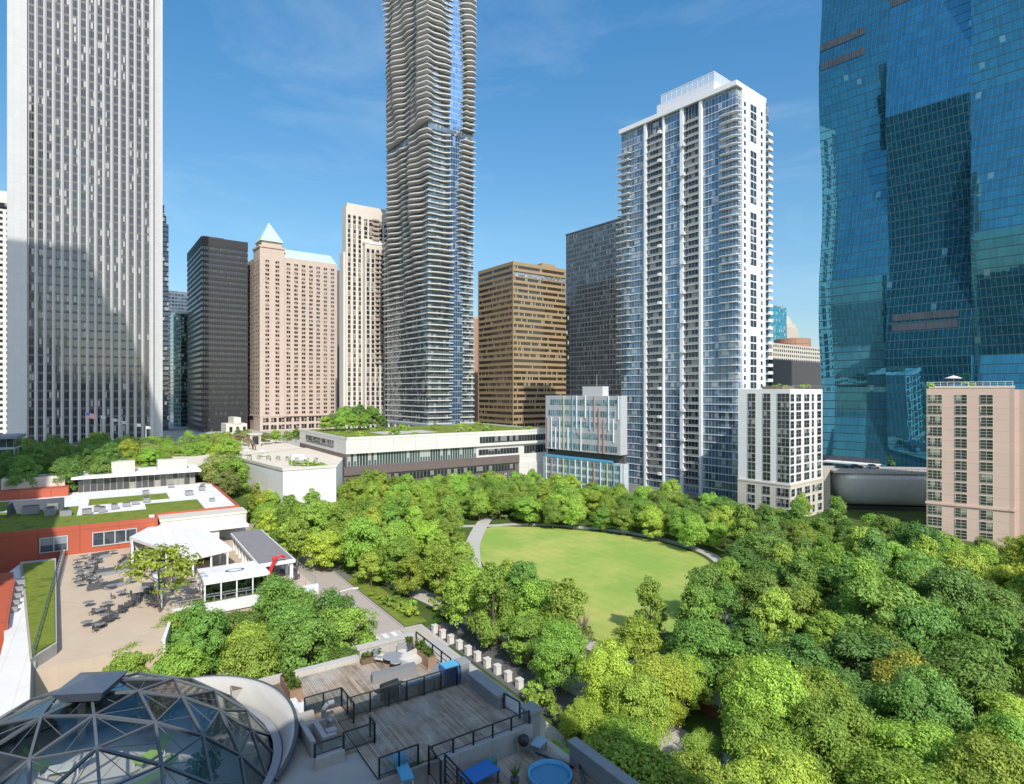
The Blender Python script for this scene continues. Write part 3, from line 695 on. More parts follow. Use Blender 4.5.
# ------------------------------------------------------------------ blue glass tower of three tapering shafts
Yv = 255.0; P0 = XY(820.5, Yv); thv = R(49)
t = thing('skyscraper', 'enormous teal blue glass skyscraper of joined tapering shafts, its top cut off', 'skyscraper', (P0[0],P0[1],8), R(90-49))
vg = facade_glass('shaft_glass', (.045,.215,.31), 1.55, 3.35, blind=(.22,.42,.45), blind_p=.006, mull=(.05,.18,.24), mw=.07, slab=(.01,.045,.06), sh=.36, rough=.02, refl=.8, vary=.16, wav=.0028)
vg2 = facade_glass('shaft_glass_blue', (.045,.235,.36), 1.55, 3.35, blind=(.2,.42,.5), blind_p=.006, mull=(.05,.19,.28), mw=.07, slab=(.01,.05,.07), sh=.36, rough=.02, refl=.82, vary=.16, wav=.0028)
def tri(z, per, ph, a):
    k = ((z-ph)/per) % 1.0
    return a*(1-4*abs(k-.5))     # +a at ph + per/2
zs = [0,12,24,36,47,58,70,80,90,103,115,130,141,155,170,185,196,210,225,240,260]
for (ya, yb, base, ph, mat) in ((0,-25.4,0,133,vg),(-25.4,-52.4,1.2,103,vg2),(-52.4,-92,2.4,150,vg)):
    rings = []
    for z in zs:
        o = base + tri(z+8, 94, ph, 1.8); ed = tri(z+8, 92, 111, .6) if ya == 0 else 0.0
        rings.append([(-o,yb,z),(22,yb,z),(22,ya+ed,z),(-o,ya+ed,z)])
    m = MB(); m.loft(rings); s_ = m.build('glass_shaft', mat, t)
def lv(y0, y1, z, x, hh=3.0):
    b_, p_ = ((0,133) if y0 > -26 and y1 > -26 else (1.2,103)); o_ = max(b_+tri(z+8,94,p_,1.8), b_+tri(z+hh+8,94,p_,1.8))
    m = MB(); m.box(-o_-.12,-o_+.5,y0,y1-.3,z,z+hh); m.build('louver_band', lvm, t)
lvm = facade_glass('plant_louver', (.03,.042,.06), .8, 3.2, mull=(.075,.085,.10), mw=.2, rough=.5, refl=0, blind_p=0)
fx = lambda px: reach((P0[0],P0[1]), (-math.cos(thv), math.sin(thv)), px)
lv(fx(866),-.4, H+345*250/F-8, -2.2); lv(fx(866),-.4, H+336*250/F-12.5, -2.1)
lv(fx(960),fx(893), H+70*235/F-8, -3.6, 2.6); lv(fx(960),fx(893), H+60*235/F-8, -3.6, 2.6)
lv(fx(880),-.4, H-70*250/F-8, -2.6, 2.6)
lv(fx(945),fx(889), H+383*236/F-8, -2.0, 4.5)
m = MB(); m.box(-6,2,-23,-3,5,5.5); m.build('entrance_canopy', M['white_roof'], t)

# ------------------------------------------------------------------ pink apartment block
c = Corner(1014.5, 162.6, 38.2, left=926.5, ytop=386.5)
t = c.thing('apartment_block', 'pinkish stone apartment block with three columns of windows and a white parasol on its roof', 'building')
pm = plain('pink_stone', (.56,.41,.335), .8, .05, .2, panel=(30,3.12,.3)); h = c.h; D = c.d
m = MB(); m.box(0,22,0,D,0,h); m.build('wall', pm, t)
m = MB(); m.box(2.2,22,-22,0,0,h-.8); m.build('side_wing', pm, t)
m = MB(); m.box(-.35,22,-.35,D+.3,9.6,10.2); m.build('stone_band', pm, t)
m = MB(); m.box(-.12,.5,-.12,D+.1,h-.35,h+.25); m.build('coping', plain('pale_coping', (.6,.5,.44), .8, .05), t)
pg = facade_glass('pink_block_glass', (.06,.075,.06), 1.2, 3.12, blind=(.34,.36,.28), blind_p=.25, refl=.3, wav=.03); pf = plain('pale_frame', (.55,.53,.45), .6, .05)
for pa, pb, cols in ((927.8,942,3),(955,967,2),(980,993,2)):
    y0, y1 = c.ty(pb), c.ty(pa); ww = y1-y0; g_, f_ = framed('w', ww, 2.55, cols, 3, .07)
    repeat(t, 'window', g_, pg, [(0,(y0+y1)/2,10.6+3.12*i,-math.pi/2) for i in range(10)] + [(0,(y0+y1)/2,z,-math.pi/2) for z in (6.6,3.4,.4)], ('frame', f_, pf))
m = MB()
for yy in np.arange(.3, D, 1.6): m.box(.3,.38,yy,yy+.08,h+.25,h+1.35)
m.box(.28,.4,.2,D,h+1.3,h+1.4); m.box(.3,.36,.2,D,h+.75,h+.8); m.build('roof_railing', M['white'], t)
m = MB(); m.box(6,14,3,11,h,h+.1); m.build('roof_deck', M['wood'], t)
q = Matrix.Rotation(c.rz, 4, 'Z') @ Vector((3.0, c.ty(953), 0)); PX = Vector((c.P[0]+q.x, c.P[1]+q.y, h))
u = thing('parasol', 'open white parasol on the roof of the pink block', 'parasol', PX)
m = MB(); m.lathe([(2.1,2.5),(1.3,2.85),(.12,3.25),(0,3.35)], 10); m.lathe([(0,3.2),(1.3,2.78),(2.1,2.45),(2.1,2.5)], 10); m.build('canopy', M['white'], u)
m = MB(); m.tube((0,0,0),(0,0,3.3),.06); m.build('pole', M['grey'], u)
pink_c = c

# ------------------------------------------------------------------ rounded metal hall under the upper road
hl = thing('metal_hall', 'curved grey metal clad hall bulging out below the road, between the white and pink blocks', 'building', (*XY(836,212),0), R(-8))
Lh = 40; ribs = plain('ribbed_metal', (.6,.6,.6), .45, .12, .3, panel=(1.0,60,.5), metal=.3)
rings = []
for k in range(19):
    a = k/18.0; x = Lh*a; e_ = min(1, (x+.3)/6.5); e_ = math.sqrt(max(.02,1-(1-e_)**2)); rr = []
    for j in range(9):
        b_ = math.pi/2*j/8; rr.append((x, 6 - e_*7.0*math.cos(b_*.9)*1.0, 13.6 - 12.0*math.sin(b_)*e_ ))
    rr += [(x,12,13.6-12*e_),(x,12,13.6)]
    rings.append(rr)
m = MB(); m.loft(rings); m.build('shell', ribs, hl, True)
m = MB(); m.box(-1,Lh,-1.6,14,13.6,14.3); m.build('road_deck', M['concrete'], hl)
m = MB(); m.box(4,Lh-2,3,11,0,1.5); m.build('dark_base', M['black'], hl)
m = MB()
for x in np.arange(0, Lh, 2): m.box(x,x+.07,-1.5,-1.43,14.3,15.3)
m.box(0,Lh,-1.5,-1.42,15.25,15.33); m.build('road_railing', M['grey'], hl)
m = MB(); m.box(-9,-1.2,2,14,0,14.8); m.build('side_wall', M['beige'], hl)
def car(loc, rz, col, label):
    t = thing('parked_car', label, 'car', loc, rz, 'cars on the upper road')
    m = MB(); prof = [(-2.2,.35),(-2.25,.75),(-1.7,.92),(1.2,.95),(2.1,.82),(2.25,.5),(2.2,.3)]
    m.loft([[(x,y,z) for x,z in prof] for y in (-.88,.88)]); m.build('body', plain('car_paint', col, .3, .03), t)
    m = MB(); m.loft([[(-1.75,-.8,.93),(.95,-.8,.95),(.95,.8,.95),(-1.75,.8,.93)],[(-1.3,-.65,1.45),(.3,-.65,1.45),(.3,.65,1.45),(-1.3,.65,1.45)]]); m.build('cabin', M['dark_glass'], t)
    wm = MB(); wm.tube((0,-.1,0),(0,.1,0),.33,12)
    many('wheel', wm, M['black'], t, [(sx*1.35, sy*.82, .33) for sx in (-1,1) for sy in (-1,1)])
for i, (px, col, lb) in enumerate(((842,(.02,.02,.02),'black car at the end of the row on the upper road'),(856,(.05,.05,.055),'dark grey car on the upper road below the teal tower'),(873,(.45,.45,.45),'silver car on the upper road beside the dark cars'))):
    car((*XY(px,218),14.31), R(-8), col, lb)
# ------------------------------------------------------------------ long white podium with roof garden
t = gthing('podium_hall', 'long low white hall with roof garden and ribbon windows, below the wavy tower', 'building', 212, 71)
Z = 24.8; L = 92.0; Dp = 62.0
cr = plain('podium_stone', (.64,.62,.575), .75, .06, .15, panel=(9.0,4.6,.2)); br = plain('brown_cladding', (.15,.115,.105), .6, .15, .3, panel=(2.0,2.0,.4))
pgm = facade_glass('podium_glass', (.10,.15,.15), 1.1, 5, blind=(.5,.52,.48), blind_p=.3, mull=(.5,.5,.47), mw=.18, refl=.35, wav=.03)
pgd = facade_glass('podium_dark_glass', (.04,.05,.055), 1.5, 4, blind=(.3,.3,.28), blind_p=.2, mull=(.16,.15,.14), mw=.22, refl=.3, wav=.03)
m = MB(); m.box(0,L,0,Dp,Z-5.2,Z); m.build('fascia', cr, t)
m = MB(); m.box(0,55,1.2,Dp,Z-9.8,Z-5.2); m.build('window_band', pgm, t)
m = MB(); m.box(-.6,L-16,.2,Dp,Z-13,Z-9.8); m.build('brown_band', br, t)
m = MB(); m.box(-.6,L-16,.8,Dp,0,Z-13); m.build('brown_base', br, t)
m = MB(); m.box(17,L-18,.7,.8,Z-16.2,Z-13.6); m.build('window_band', pgd, t)
m = MB(); m.box(35,L-18,.7,.8,Z-21,Z-17.2); m.build('window_band', pgm, t)
m = MB(); m.box(55,L,1,Dp,Z-13,Z-5.2); m.build('stone_wall', cr, t)
m = MB(); m.box(L-16,L,.3,Dp,0,Z-13); m.build('end_wall', cr, t)
for z0_, z1_, x0_, x1_ in ((Z-3.9,Z-1.3,56,L-1),(Z-9.0,Z-6.6,56,L-16),(Z-9.4,Z-6.0,L-13,L-1)):
    m = MB(); m.box(x0_,x1_,-.12 if z0_ > Z-5 else .9,.0 if z0_ > Z-5 else 1.0,z0_,z1_); m.build('window_band', pgd, t)
m = MB(); m.box(-.1,0,14,52,Z-4.0,Z-1.2); m.build('window_band', pgd, t)
m = MB(); m.box(-.05,.5,0,Dp,Z-9.8,Z-5.25); m.build('side_wall', br, t)
m = MB(); m.box(.6,L-.5,.6,Dp-.6,Z+.001,Z+.35); m.build('roof_lawn', M['sedum'], t)
m = MB()
for x0_, x1_, y0_, y1_ in ((-.1,L,-.1,.45),(-.1,.45,-.1,Dp),(L-.5,L+.1,-.1,Dp)): m.box(x0_,x1_,y0_,y1_,Z+.002,Z+.9)
m.build('coping', cr, t)
m = MB(); m.box(20,44,14,30,Z+.36,Z+.42); m.build('roof_path', M['paving'], t)

t = gthing('terrace_block', 'white block with a paved terrace on top, jutting out before the long white hall', 'building', 205, 40)
m = MB()
p0 = G(283,471,18); p1 = G(228,457,18); p2 = G(336,467.5,18)
inv = Matrix.Rotation(-GRID,4,'Z') @ Matrix.Translation(-AB(205,40))
q = [(inv @ v) for v in (p0, p2, p2+Vector((-8,40,0)), p1+Vector((20,46,0)), p1)]
m.prism([(v.x,v.y) for v in q], 0, 18); m.build('wall', plain('bright_stone', (.80,.79,.77), .75, .05, .15, panel=(5,3.0,.15)), t)
m = MB(); cxm = sum(v.x for v in q)/5; cym = sum(v.y for v in q)/5
m.prism([(cxm+(v.x-cxm)*.97, cym+(v.y-cym)*.97) for v in q], 18.002, 18.04); m.build('paving', M['plaza'], t)
m = MB()
for a_, b_ in ((q[4],q[0]),(q[0],q[1])):
    d_ = (b_-a_); L_ = d_.length; d_.normalize(); mid = (a_+b_)/2
    m.obox((mid.x,mid.y,18.003), (d_.x,d_.y), .45, .9, L_)
m.build('coping', M['cream'], t)
# brown trellis arch and little buildings beside it
pz = MB(); pz.prism([(20,226),(70,236),(70,330),(20,330)], 13.9, 18.0); struct('plaza', pz, M['plaza'], (0,0,0), GRID)
gp = Vector((*XY(236, 246), 18.02))
t = thing('trellis_arch', 'brown steel arched trellis standing by the terrace', 'trellis', gp, GRID)
m = MB()
for y in (-3,3):
    pts = [(7*math.cos(a), y, 6.4*math.sin(a)) for a in np.linspace(0,math.pi,13)]
    m.path(pts, .28, 5)
for a in np.linspace(0,math.pi,13): m.tube((7*math.cos(a),-3,6.4*math.sin(a)),(7*math.cos(a),3,6.4*math.sin(a)),.16,4)
m.build('arch', plain('rust_steel', (.2,.13,.09), .7, .2), t)
m = MB()
for a in np.linspace(.3,math.pi-.3,6): m.tube((7*math.cos(a),0,0),(7*math.cos(a),0,6.4*math.sin(a)),.1,4)
m.build('post', plain('rust_steel2', (.17,.12,.09), .7, .2), t)
c = Corner(226, 285, 54, right=247, ytop=424, z0=10)
t = c.thing('gatehouse', 'small cream stepped building at the foot of the pink hotel', 'building')
m = MB(); m.box(0,c.w,0,12,0,c.h); m.box(c.w*.35,c.w*.7,-.3,12,c.h,c.h+3); m.build('wall', M['cream'], t)
m = MB()
for x in np.arange(1.5,c.w-1,3): m.box(x,x+1.3,-.06,0,c.h-4,c.h-1.5)
m.build('window_row', M['dark_glass'], t)
for i, (px, yy, zz) in enumerate(((247,224,18.04),(262,220,18.04))):
    u = thing('parasol', ('cream parasol on the white terrace block, nearer the trellis arch','cream parasol on the white terrace block, nearer the hedge')[i], 'parasol', (*XY(px,yy),zz))
    m = MB(); m.lathe([(1.5,2.3),(.8,2.6),(0,2.85)], 8); m.lathe([(0,2.8),(1.5,2.25),(1.5,2.3)], 8); m.build('canopy', M['palefabric'], u)
    m = MB(); m.tube((0,0,0),(0,0,2.8),.05); m.build('pole', M['darkgrey'], u)
vt = thing('van', 'white delivery van parked before the long white hall on the terrace block', 'van', (*XY(299,207),18.05), R(34))
m = MB(); m.loft([[(x,y,z) for x,z in ((-2.7,.4),(-2.7,2.4),(1.4,2.4),(2.1,1.5),(2.7,1.3),(2.7,.4))] for y in (-1,1)]); m.build('body', M['white'], vt)
m = MB(); m.face([(1.45,-.9,2.36),(1.45,.9,2.36),(2.12,.9,1.52),(2.12,-.9,1.52)][::-1]); m.build('windscreen', M['dark_glass'], vt).location = (.03,0,.03)
wm = MB(); wm.tube((0,-.12,0),(0,.12,0),.38,12); many('wheel', wm, M['black'], vt, [(sx*1.7,sy*.95,.38) for sx in (-1,1) for sy in (-1,1)])

# flags before the white pier tower
def flag(px, y_, col, label, stripes=False):
    Yf = 255.0; z = H-(y_-392)*Yf/F
    t = thing('flagpole', label, 'flag', (*XY(px,Yf),14), R(10), 'flags before the white pier tower')
    m = MB(); m.tube((0,0,0),(0,0,z-14+1.2),.12,6); m.build('pole', M['white'], t)
    n = 8; m = MB(); zz = z-14+1.0; w_, h_ = (4.0, 2.3) if stripes else (1.9, 1.2)
    rows = 13 if stripes else 1
    for i in range(n):
        for j in range(rows):
            x0_, x1_ = w_*i/n, w_*(i+1)/n; dz = lambda x: -.10*x*x*.6; dy = lambda x: .28*math.sin(x*2.2)
            z0_, z1_ = zz-h_*(j+1)/rows, zz-h_*j/rows
            canton = stripes and i < 3 and j < 7
            m.face([(x0_,dy(x0_),z0_+dz(x0_)),(x1_,dy(x1_),z0_+dz(x1_)),(x1_,dy(x1_),z1_+dz(x1_)),(x0_,dy(x0_),z1_+dz(x0_))], 1 if canton else (0 if j % 2 == 0 else 2))
    m.build('flag', [M['red'], M['blue'], M['white']] if stripes else [col, col, col], t)
flag(86, 415, None, 'red and white striped flag with a blue corner flying before the white pier tower', True)
for px, y_ in ((101,418),(113,421),(122,423.5),(136,426),(146,428.5)):
    flag(px, y_, M['palefabric'], 'plain pale flag flying in the row before the white pier tower')
c = Corner(-28, 185, 60, right=18, ytop=437, z0=0)
t = c.thing('glass_pavilion', 'low glass pavilion with a flat overhanging roof, half hidden by dark trees', 'building')
m = MB(); m.box(0,c.w-1,1,12,0,c.h-1); m.build('glass_wall', facade_glass('pavilion_dark', (.1,.14,.15), 1.8, 3.4, mull=(.3,.32,.33), slab=(.4,.42,.42), sh=.7, refl=.4), t)
m = MB(); m.box(-1,c.w,-1,13,c.h-.9,c.h); m.build('roof', plain('pav_roof', (.22,.25,.28), .6, .1), t)

# people, planters and small brick buildings on the plaza
c = Corner(250, 262, 54, right=261, ytop=435, z0=18)
t = c.thing('kiosk', 'small beige kiosk with a flat roof on the plaza by the hotel', 'kiosk')
m = MB(); m.box(0,c.w,0,6,0,c.h); m.build('wall', M['beige'], t)
m = MB(); m.box(-.4,c.w+.4,-.4,6.4,c.h,c.h+.4); m.build('roof', M['cream'], t)
m = MB(); m.box(1,c.w-1,-.06,0,.9,c.h-.6); m.build('window', M['dark_glass'], t)
pb = MB(); pb.prism([(-.6,-.6),(.6,-.6),(.6,.6),(-.6,.6)], 0, .7, 0, [(-.7,-.7),(.7,-.7),(.7,.7),(-.7,.7)])
pbm = pb.mesh('tub', M['concrete']); rp = random.Random(9)
for i in range(9):
    px = 240+i*9.5; Yp = 213-i*1.4; o = thing('planter_tub', 'square concrete planter tub with a small shrub on the white terrace block', 'planter', (*XY(px,Yp),18.05), rp.random(), 'planter tubs on the white terrace block')
    link('tub', pbm, o); f_ = MB()
    for k in range(60):
        d_ = Vector((rp.gauss(0,1),rp.gauss(0,1),rp.gauss(0,1))).normalized()*.7; p_ = d_+Vector((0,0,1.2)); u_ = Vector((rp.gauss(0,1),rp.gauss(0,1),rp.gauss(0,1))).normalized(); v_ = u_.orthogonal().normalized(); f_.face([p_-u_*.2,p_+v_*.12,p_+u_*.2,p_-v_*.12])
    q_ = f_.build('foliage', M['leaf'], o); q_.color = (.14,.25,.06,1)
# ------------------------------------------------------------------ park, roads, paths (z 0)
def sheet(name, pts, z, mat, kind='structure'):
    m = MB(); m.prism(pts, z-.3, z); o = m.build(name, mat); return tag(o, kind=kind)
def smooth(pts, n=6):
    out = []; k = len(pts)
    for i in range(k):
        p0, p1, p2, p3 = (Vector(pts[(i+j-1) % k]) for j in range(4))
        for s_ in range(n):
            t = s_/n; out.append(.5*((2*p1)+(-p0+p2)*t+(2*p0-5*p1+4*p2-p3)*t*t+(-p0+3*p1-3*p2+p3)*t**3))
    return out
def ribbon(name, pts, w_, z, mat):
    P = [Vector(p) for p in pts]; out = []
    for i in range(len(P)-1):
        for s_ in range(8): 
            t = s_/8; p0 = P[max(0,i-1)]; p3 = P[min(len(P)-1,i+2)]; p1, p2 = P[i], P[i+1]
            out.append(.5*((2*p1)+(-p0+p2)*t+(2*p0-5*p1+4*p2-p3)*t*t+(-p0+3*p1-3*p2+p3)*t**3))
    out.append(P[-1]); m = MB(); L_, R_ = [], []
    for i, p in enumerate(out):
        d = (out[min(i+1,len(out)-1)]-out[max(i-1,0)]).normalized(); n = Vector((-d.y,d.x)); L_.append(p+n*w_/2); R_.append(p-n*w_/2)
    for i in range(len(out)-1):
        m.face([(R_[i].x,R_[i].y,z),(R_[i+1].x,R_[i+1].y,z),(L_[i+1].x,L_[i+1].y,z),(L_[i].x,L_[i].y,z)])
    return tag(m.build(name, mat), kind='structure')
park = [tuple(AB(a,b).xy) for a,b in ((-60,46),(-60,300),(150,300),(150,200),(205,150),(205,46))]
m = MB(); m.face([(x,y,.02) for x,y in park]); tag(m.build('park_ground', M['cover']), kind='structure')
lawn = smooth([tuple(G(px,py).xy) for px,py in ((486,529),(520,527),(560,529),(620,535),(670,545),(708,561),(716,590),(690,625),(645,636),(605,642),(560,622),(520,592),(480,560))])
m = MB(); m.face([(p.x,p.y,.06) for p in lawn][::-1]); lo = m.build('lawn', M['lawn']); tag(lo, kind='structure')
ribbon('path', [tuple(G(px,py).xy) for px,py in ((430,527),(487,526),(520,524.5),(560,526),(625,532.5),(675,543),(715,558),(735,590),(720,640))], 3.0, .10, M['paving'])
ribbon('path', [tuple(G(px,py).xy) for px,py in ((487,518),(479,530),(472,548),(474,575))], 4.2, .14, M['paving'])
ribbon('path', [tuple(G(px,py).xy) for px,py in ((470,585),(510,612),(545,634),(590,646),(640,668),(690,690),(745,715),(800,760))], 3.4, .18, M['paving'])
ribbon('path', [tuple(AB(a,b).xy) for a,b in ((125,52),(98,56),(85,57),(70,57),(50,57),(20,58))], 4.5, .12, M['paving'])
def gsheet(name, a0, a1, b0, b1, z, mat):
    m = MB(); P = [AB(a,b) for a,b in ((a0,b0),(a0,b1),(a1,b1),(a1,b0))]
    m.face([(p.x,p.y,z) for p in P]); n = m
    o = m.build(name, mat)
    return tag(o, kind='structure')
gsheet('road', 99, 230, 30, 43.5, .12, plain('pinkish_asphalt', (.42,.36,.31), .95, .12, .3, bump=.2))
gsheet('road', 88, 99, 10, 47, .13, M['paving'])
gsheet('road', 20, 97, 47, 53.5, .14, M['asphalt'])
gsheet('sidewalk', 20, 88, 22.95, 42.59, .06, M['paving'])
gsheet('sidewalk', 20, 99, 42.6, 46.2, .20, plain('sidewalk', (.48,.43,.36), .9, .12, .5, panel=(1.5,1.5,.2), bump=.2))
gsheet('sidewalk', 20, 97, 53.5, 55.2, .17, M['paving'])
m = MB()
for k in range(6): 
    m2 = [AB(a,b) for a,b in ((95.5,36+k*1.6),(95.5,36.8+k*1.6),(98.5,36.8+k*1.6),(98.5,36+k*1.6))]; m.face([(p.x,p.y,.145) for p in m2])
tag(m.build('road_marking', M['white']), kind='structure')
k_ = MB(); k_.box(42.5,42.75,20,98,.0,.32); k_.box(53.45,53.7,20,97,0,.3); k_.box(43.5,43.75,99.5,200,0,.28)
struct('kerb', k_, M['concrete'], (0,0,0), GRID)
gsheet('flower_bed', 99.5, 132, 44.2, 48.5, .11, M['sedum'])

# planter bollards along the driveway
bm = MB(); bm.prism([(-.55,-.55),(.55,-.55),(.55,.55),(-.55,.55)], 0, 1.35, 0, [(-.5,-.5),(.5,-.5),(.5,.5),(-.5,.5)])
bt_ = MB(); bt_.box(-.58,.58,-.58,.58,1.35,1.55)
b0 = gthing('bollard', 'square pale stone bollard in the row along the grey driveway', 'bollard', 94, 47.2, .16, 'square stone bollards along the driveway')
bst = plain('bollard_stone', (.62,.6,.55), .85, .08, 1); bm.build('body', bst, b0); bt_.build('cap', bst, b0); b0.scale = (.8,.8,.88)
for i in range(1, 10):
    b_ = copy_tree(b0); b_.location = AB(94-i*2.7, 47.2+.12*i, .16)
# low brick planter walls and rocks by the driveway
t = gthing('planter_wall', 'low curved brick and stone wall end beside the grey driveway', 'wall', 82, 54.2, .15)
m = MB(); m.box(-.4,.4,-2.2,2.2,0,1.0); m.build('brick_wall', M['brick'], t)
m = MB(); m.box(-.5,.5,-2.3,2.3,1.0,1.18); m.build('coping', M['cream'], t)
t = gthing('planter_wall', 'long low red brick wall seen through the gap in the trees', 'wall', 0, 0, 0)
pA, pB = G(684,702), G(719,718); t.location = (pA+pB)/2; dv = pB-pA; t.rotation_euler = (0,0,math.atan2(dv.y,dv.x))
m = MB(); m.box(-dv.length/2,dv.length/2,-.3,.3,0,1.1); m.build('brick_wall', M['brick'], t)
m = MB(); m.box(-dv.length/2-.1,dv.length/2+.1,-.4,.4,1.1,1.25); m.build('coping', M['brick'], t)
def rock(a, b, s_, lab):
    m = MB(); rr = random.Random(int(a*10)); pr = []
    for j in range(5):
        z = s_*.8*j/4; rj = s_*(1-.55*(j/4)**2)
        pr.append([(rj*(.8+.4*rr.random())*math.cos(k*math.pi/4)*1.3, rj*(.8+.4*rr.random())*math.sin(k*math.pi/4), z) for k in range(8)])
    m.loft(pr); o = m.build('rock', M['cream'], None, True, AB(a,b,.15)); tag(o, lab, 'rock', 'pale boulders by the driveway')
for i in range(9): rock(94-i*2.0+rnd.random(), 55.6+rnd.random()*1.5, .55+.3*rnd.random(), 'pale boulder in the row between driveway and trees')

# stop sign, lamps
p = G(360,633)
t = thing('traffic_sign', 'round red sign with a white bar on a grey post, at the road mouth', 'sign', p, R(14))
m = MB(); m.tube((0,0,0),(0,0,2.5),.06,6); m.build('pole', M['grey'], t)
m = MB(); m.tube((0,-.07,2.2),(0,-.03,2.2),.62,20); m.build('disc', M['red'], t)
m = MB(); m.box(-.42,.42,-.10,-.075,2.1,2.32); m.build('bar', M['white'], t)
def lamp(loc, h_, arm, rz, label):
    t = thing('street_lamp', label, 'street lamp', loc, rz)
    m = MB(); m.tube((0,0,0),(0,0,h_),.1,6,0,.07); m.build('pole', M['grey'], t)
    if arm:
        m = MB(); m.path([(arm*(1-math.cos(a))*.5*1.0, 0, h_+1.3*math.sin(a*.5)) for a in np.linspace(0,math.pi,8)], .07, 5); m.build('arm', M['white'], t)
        m = MB(); m.box(arm-.1,arm+.8,-.18,.18,h_+1.2,h_+1.38); m.build('lamp_head', M['white'], t)
    else:
        m = MB(); m.lathe([(0,h_),(.28,h_+.1),(.34,h_+.6),(.2,h_+.8),(0,h_+.85)], 10); m.build('lamp_head', M['white'], t)
lamp(G(329,640), 7.2, 4.0, R(12), 'tall street lamp with a long curved arm over the road')
lamp(G(326,629), 4.2, 0, 0, 'short post lamp with a pale head beside the round red sign')
lamp(G(559,668), 4.0, 0, 0, 'short post lamp with a pale head at the lawn edge by the bare tree')
lamp(G(738,792), 4.0, 0, 0, 'short post lamp among the near trees')

# ------------------------------------------------------------------ person walking on the driveway
def person(loc, rz, shirt, trousers, label):
    t = thing('person', label, 'person', loc, rz)
    me = bpy.data.meshes.new('body')
    V = [(0,0,.95),(0,0,1.2),(0,0,1.42),(0,0,1.52),(0,.02,1.66),(0,.03,1.78),
         (.1,0,.9),(.11,.12,.5),(.11,.02,.08),(.11,.16,.04),(-.1,0,.9),(-.11,-.08,.5),(-.11,-.24,.1),(-.11,-.1,.04),
         (.2,0,1.4),(.25,-.06,1.13),(.26,.06,.9),(.26,.08,.82),(-.2,0,1.4),(-.25,.05,1.13),(-.26,.16,.92),(-.26,.19,.84)]
    E = [(0,1),(1,2),(2,3),(3,4),(4,5),(0,6),(6,7),(7,8),(8,9),(0,10),(10,11),(11,12),(12,13),(2,14),(14,15),(15,16),(16,17),(2,18),(18,19),(19,20),(20,21)]
    Rr = [.15,.13,.15,.06,.1,.08,.095,.065,.045,.035,.095,.065,.045,.035,.065,.045,.035,.035,.065,.045,.035,.035]
    me.from_pydata(V, E, []); o = link('body', me, t)
    sk = o.modifiers.new('skin', 'SKIN'); 
    for i, r_ in enumerate(Rr): me.skin_vertices[0].data[i].radius = (r_, r_*.8)
    me.skin_vertices[0].data[0].use_root = True
    o.modifiers.new('sub', 'SUBSURF').levels = 1; o.modifiers['sub'].render_levels = 2
    tm = NT('person_surface'); z = tm.sep(tm.coord())[2]
    col = tm.ramp(tm.math('DIVIDE', z, 1.85), [(0,(.03,.03,.03)),(.05,trousers),(.52,trousers),(.53,shirt),(.80,shirt),(.81,(.5,.32,.24))])
    [x for x in tm.n if x.type == 'VALTORGB'][0].color_ramp.interpolation = 'CONSTANT'
    tm.base(col, .8); me.materials.append(tm.mat)
    m = MB(); m.lathe([(.0,.12),(.07,.1),(.105,.02),(.1,-.05)], 10, (0,.015,1.76)); m.build('hair', M['black'], t, True)
try: person(G(440,636)+Vector((0,0,.15)), R(150), (.5,.1,.09), (.05,.05,.07), 'person in a red top walking by the stone bollards')
except Exception as ex: print('person', ex)

# ------------------------------------------------------------------ red school building with green roof (local x = b, y = a)
t = gthing('red_building', 'low terracotta red building with planted green roofs and white rooftop structures', 'building', 158, -26)
ox = 26.0
def bx(m, b0_, b1_, a0_, a1_, z0_, z1_, mi=0): m.box(b0_+ox, b1_+ox, a0_-158, a1_-158, z0_, z1_, mi)
m = MB(); bx(m,-26,9.5,158,215,0,13.0); m.build('wall', M['red_panel'], t)
m = MB(); bx(m,9.5,27.5,163,215,0,12.98); m.build('rear_wall', M['red_panel'], t)
m = MB(); bx(m,-25.6,9.1,158.5,214.5,13.0,13.06); bx(m,9.1,27.1,163.5,214.5,13.0,13.06); m.build('roof', M['white_roof'], t)
m = MB()
for q_ in ((-26,9.5,158,158.45),(9.2,27.5,163,163.45),(27.1,27.5,163.45,215),(9.1,9.5,158.45,163)): bx(m,*q_,13.001,13.55)
m.build('parapet', M['red_panel'], t)
for q_ in ((-25,-6,160,186.9),(-5.9,8,160,172.5),(-4,14,187,197),(-25,-20,190,205)):
    m = MB(); bx(m,*q_,13.062,13.22); m.build('roof_lawn', M['sedum'], t)
m = MB(); bx(m,8,20,165,181,13.062,13.2); m.build('roof_lawn', M['sedum'], t)
def red_window(b, w_, cols, z0_, hh):
    m = MB(); bx(m,b-w_/2,b+w_/2,157.9,157.97,z0_,z0_+hh); o = m.build('window', facade_glass('red_building_glass', (.12,.15,.18), w_/cols, 3, blind=(.4,.45,.5), blind_p=.35, refl=.4, wav=.04), t)
    f_ = MB()
    for i in range(cols+1): x = b-w_/2+w_*i/cols; bx(f_,x-.1,x+.1,157.8,157.88,z0_,z0_+hh)
    for z in (z0_,z0_+hh): bx(f_,b-w_/2-.1,b+w_/2+.1,157.79,157.885,z-.1,z+.1)
    f_.build('frame', plain('window_alu', (.5,.52,.52), .4, .05), o)
red_window(-9.3, 4.6, 2, 8.6, 3.0); red_window(1.4, 8.0, 4, 8.7, 2.9)
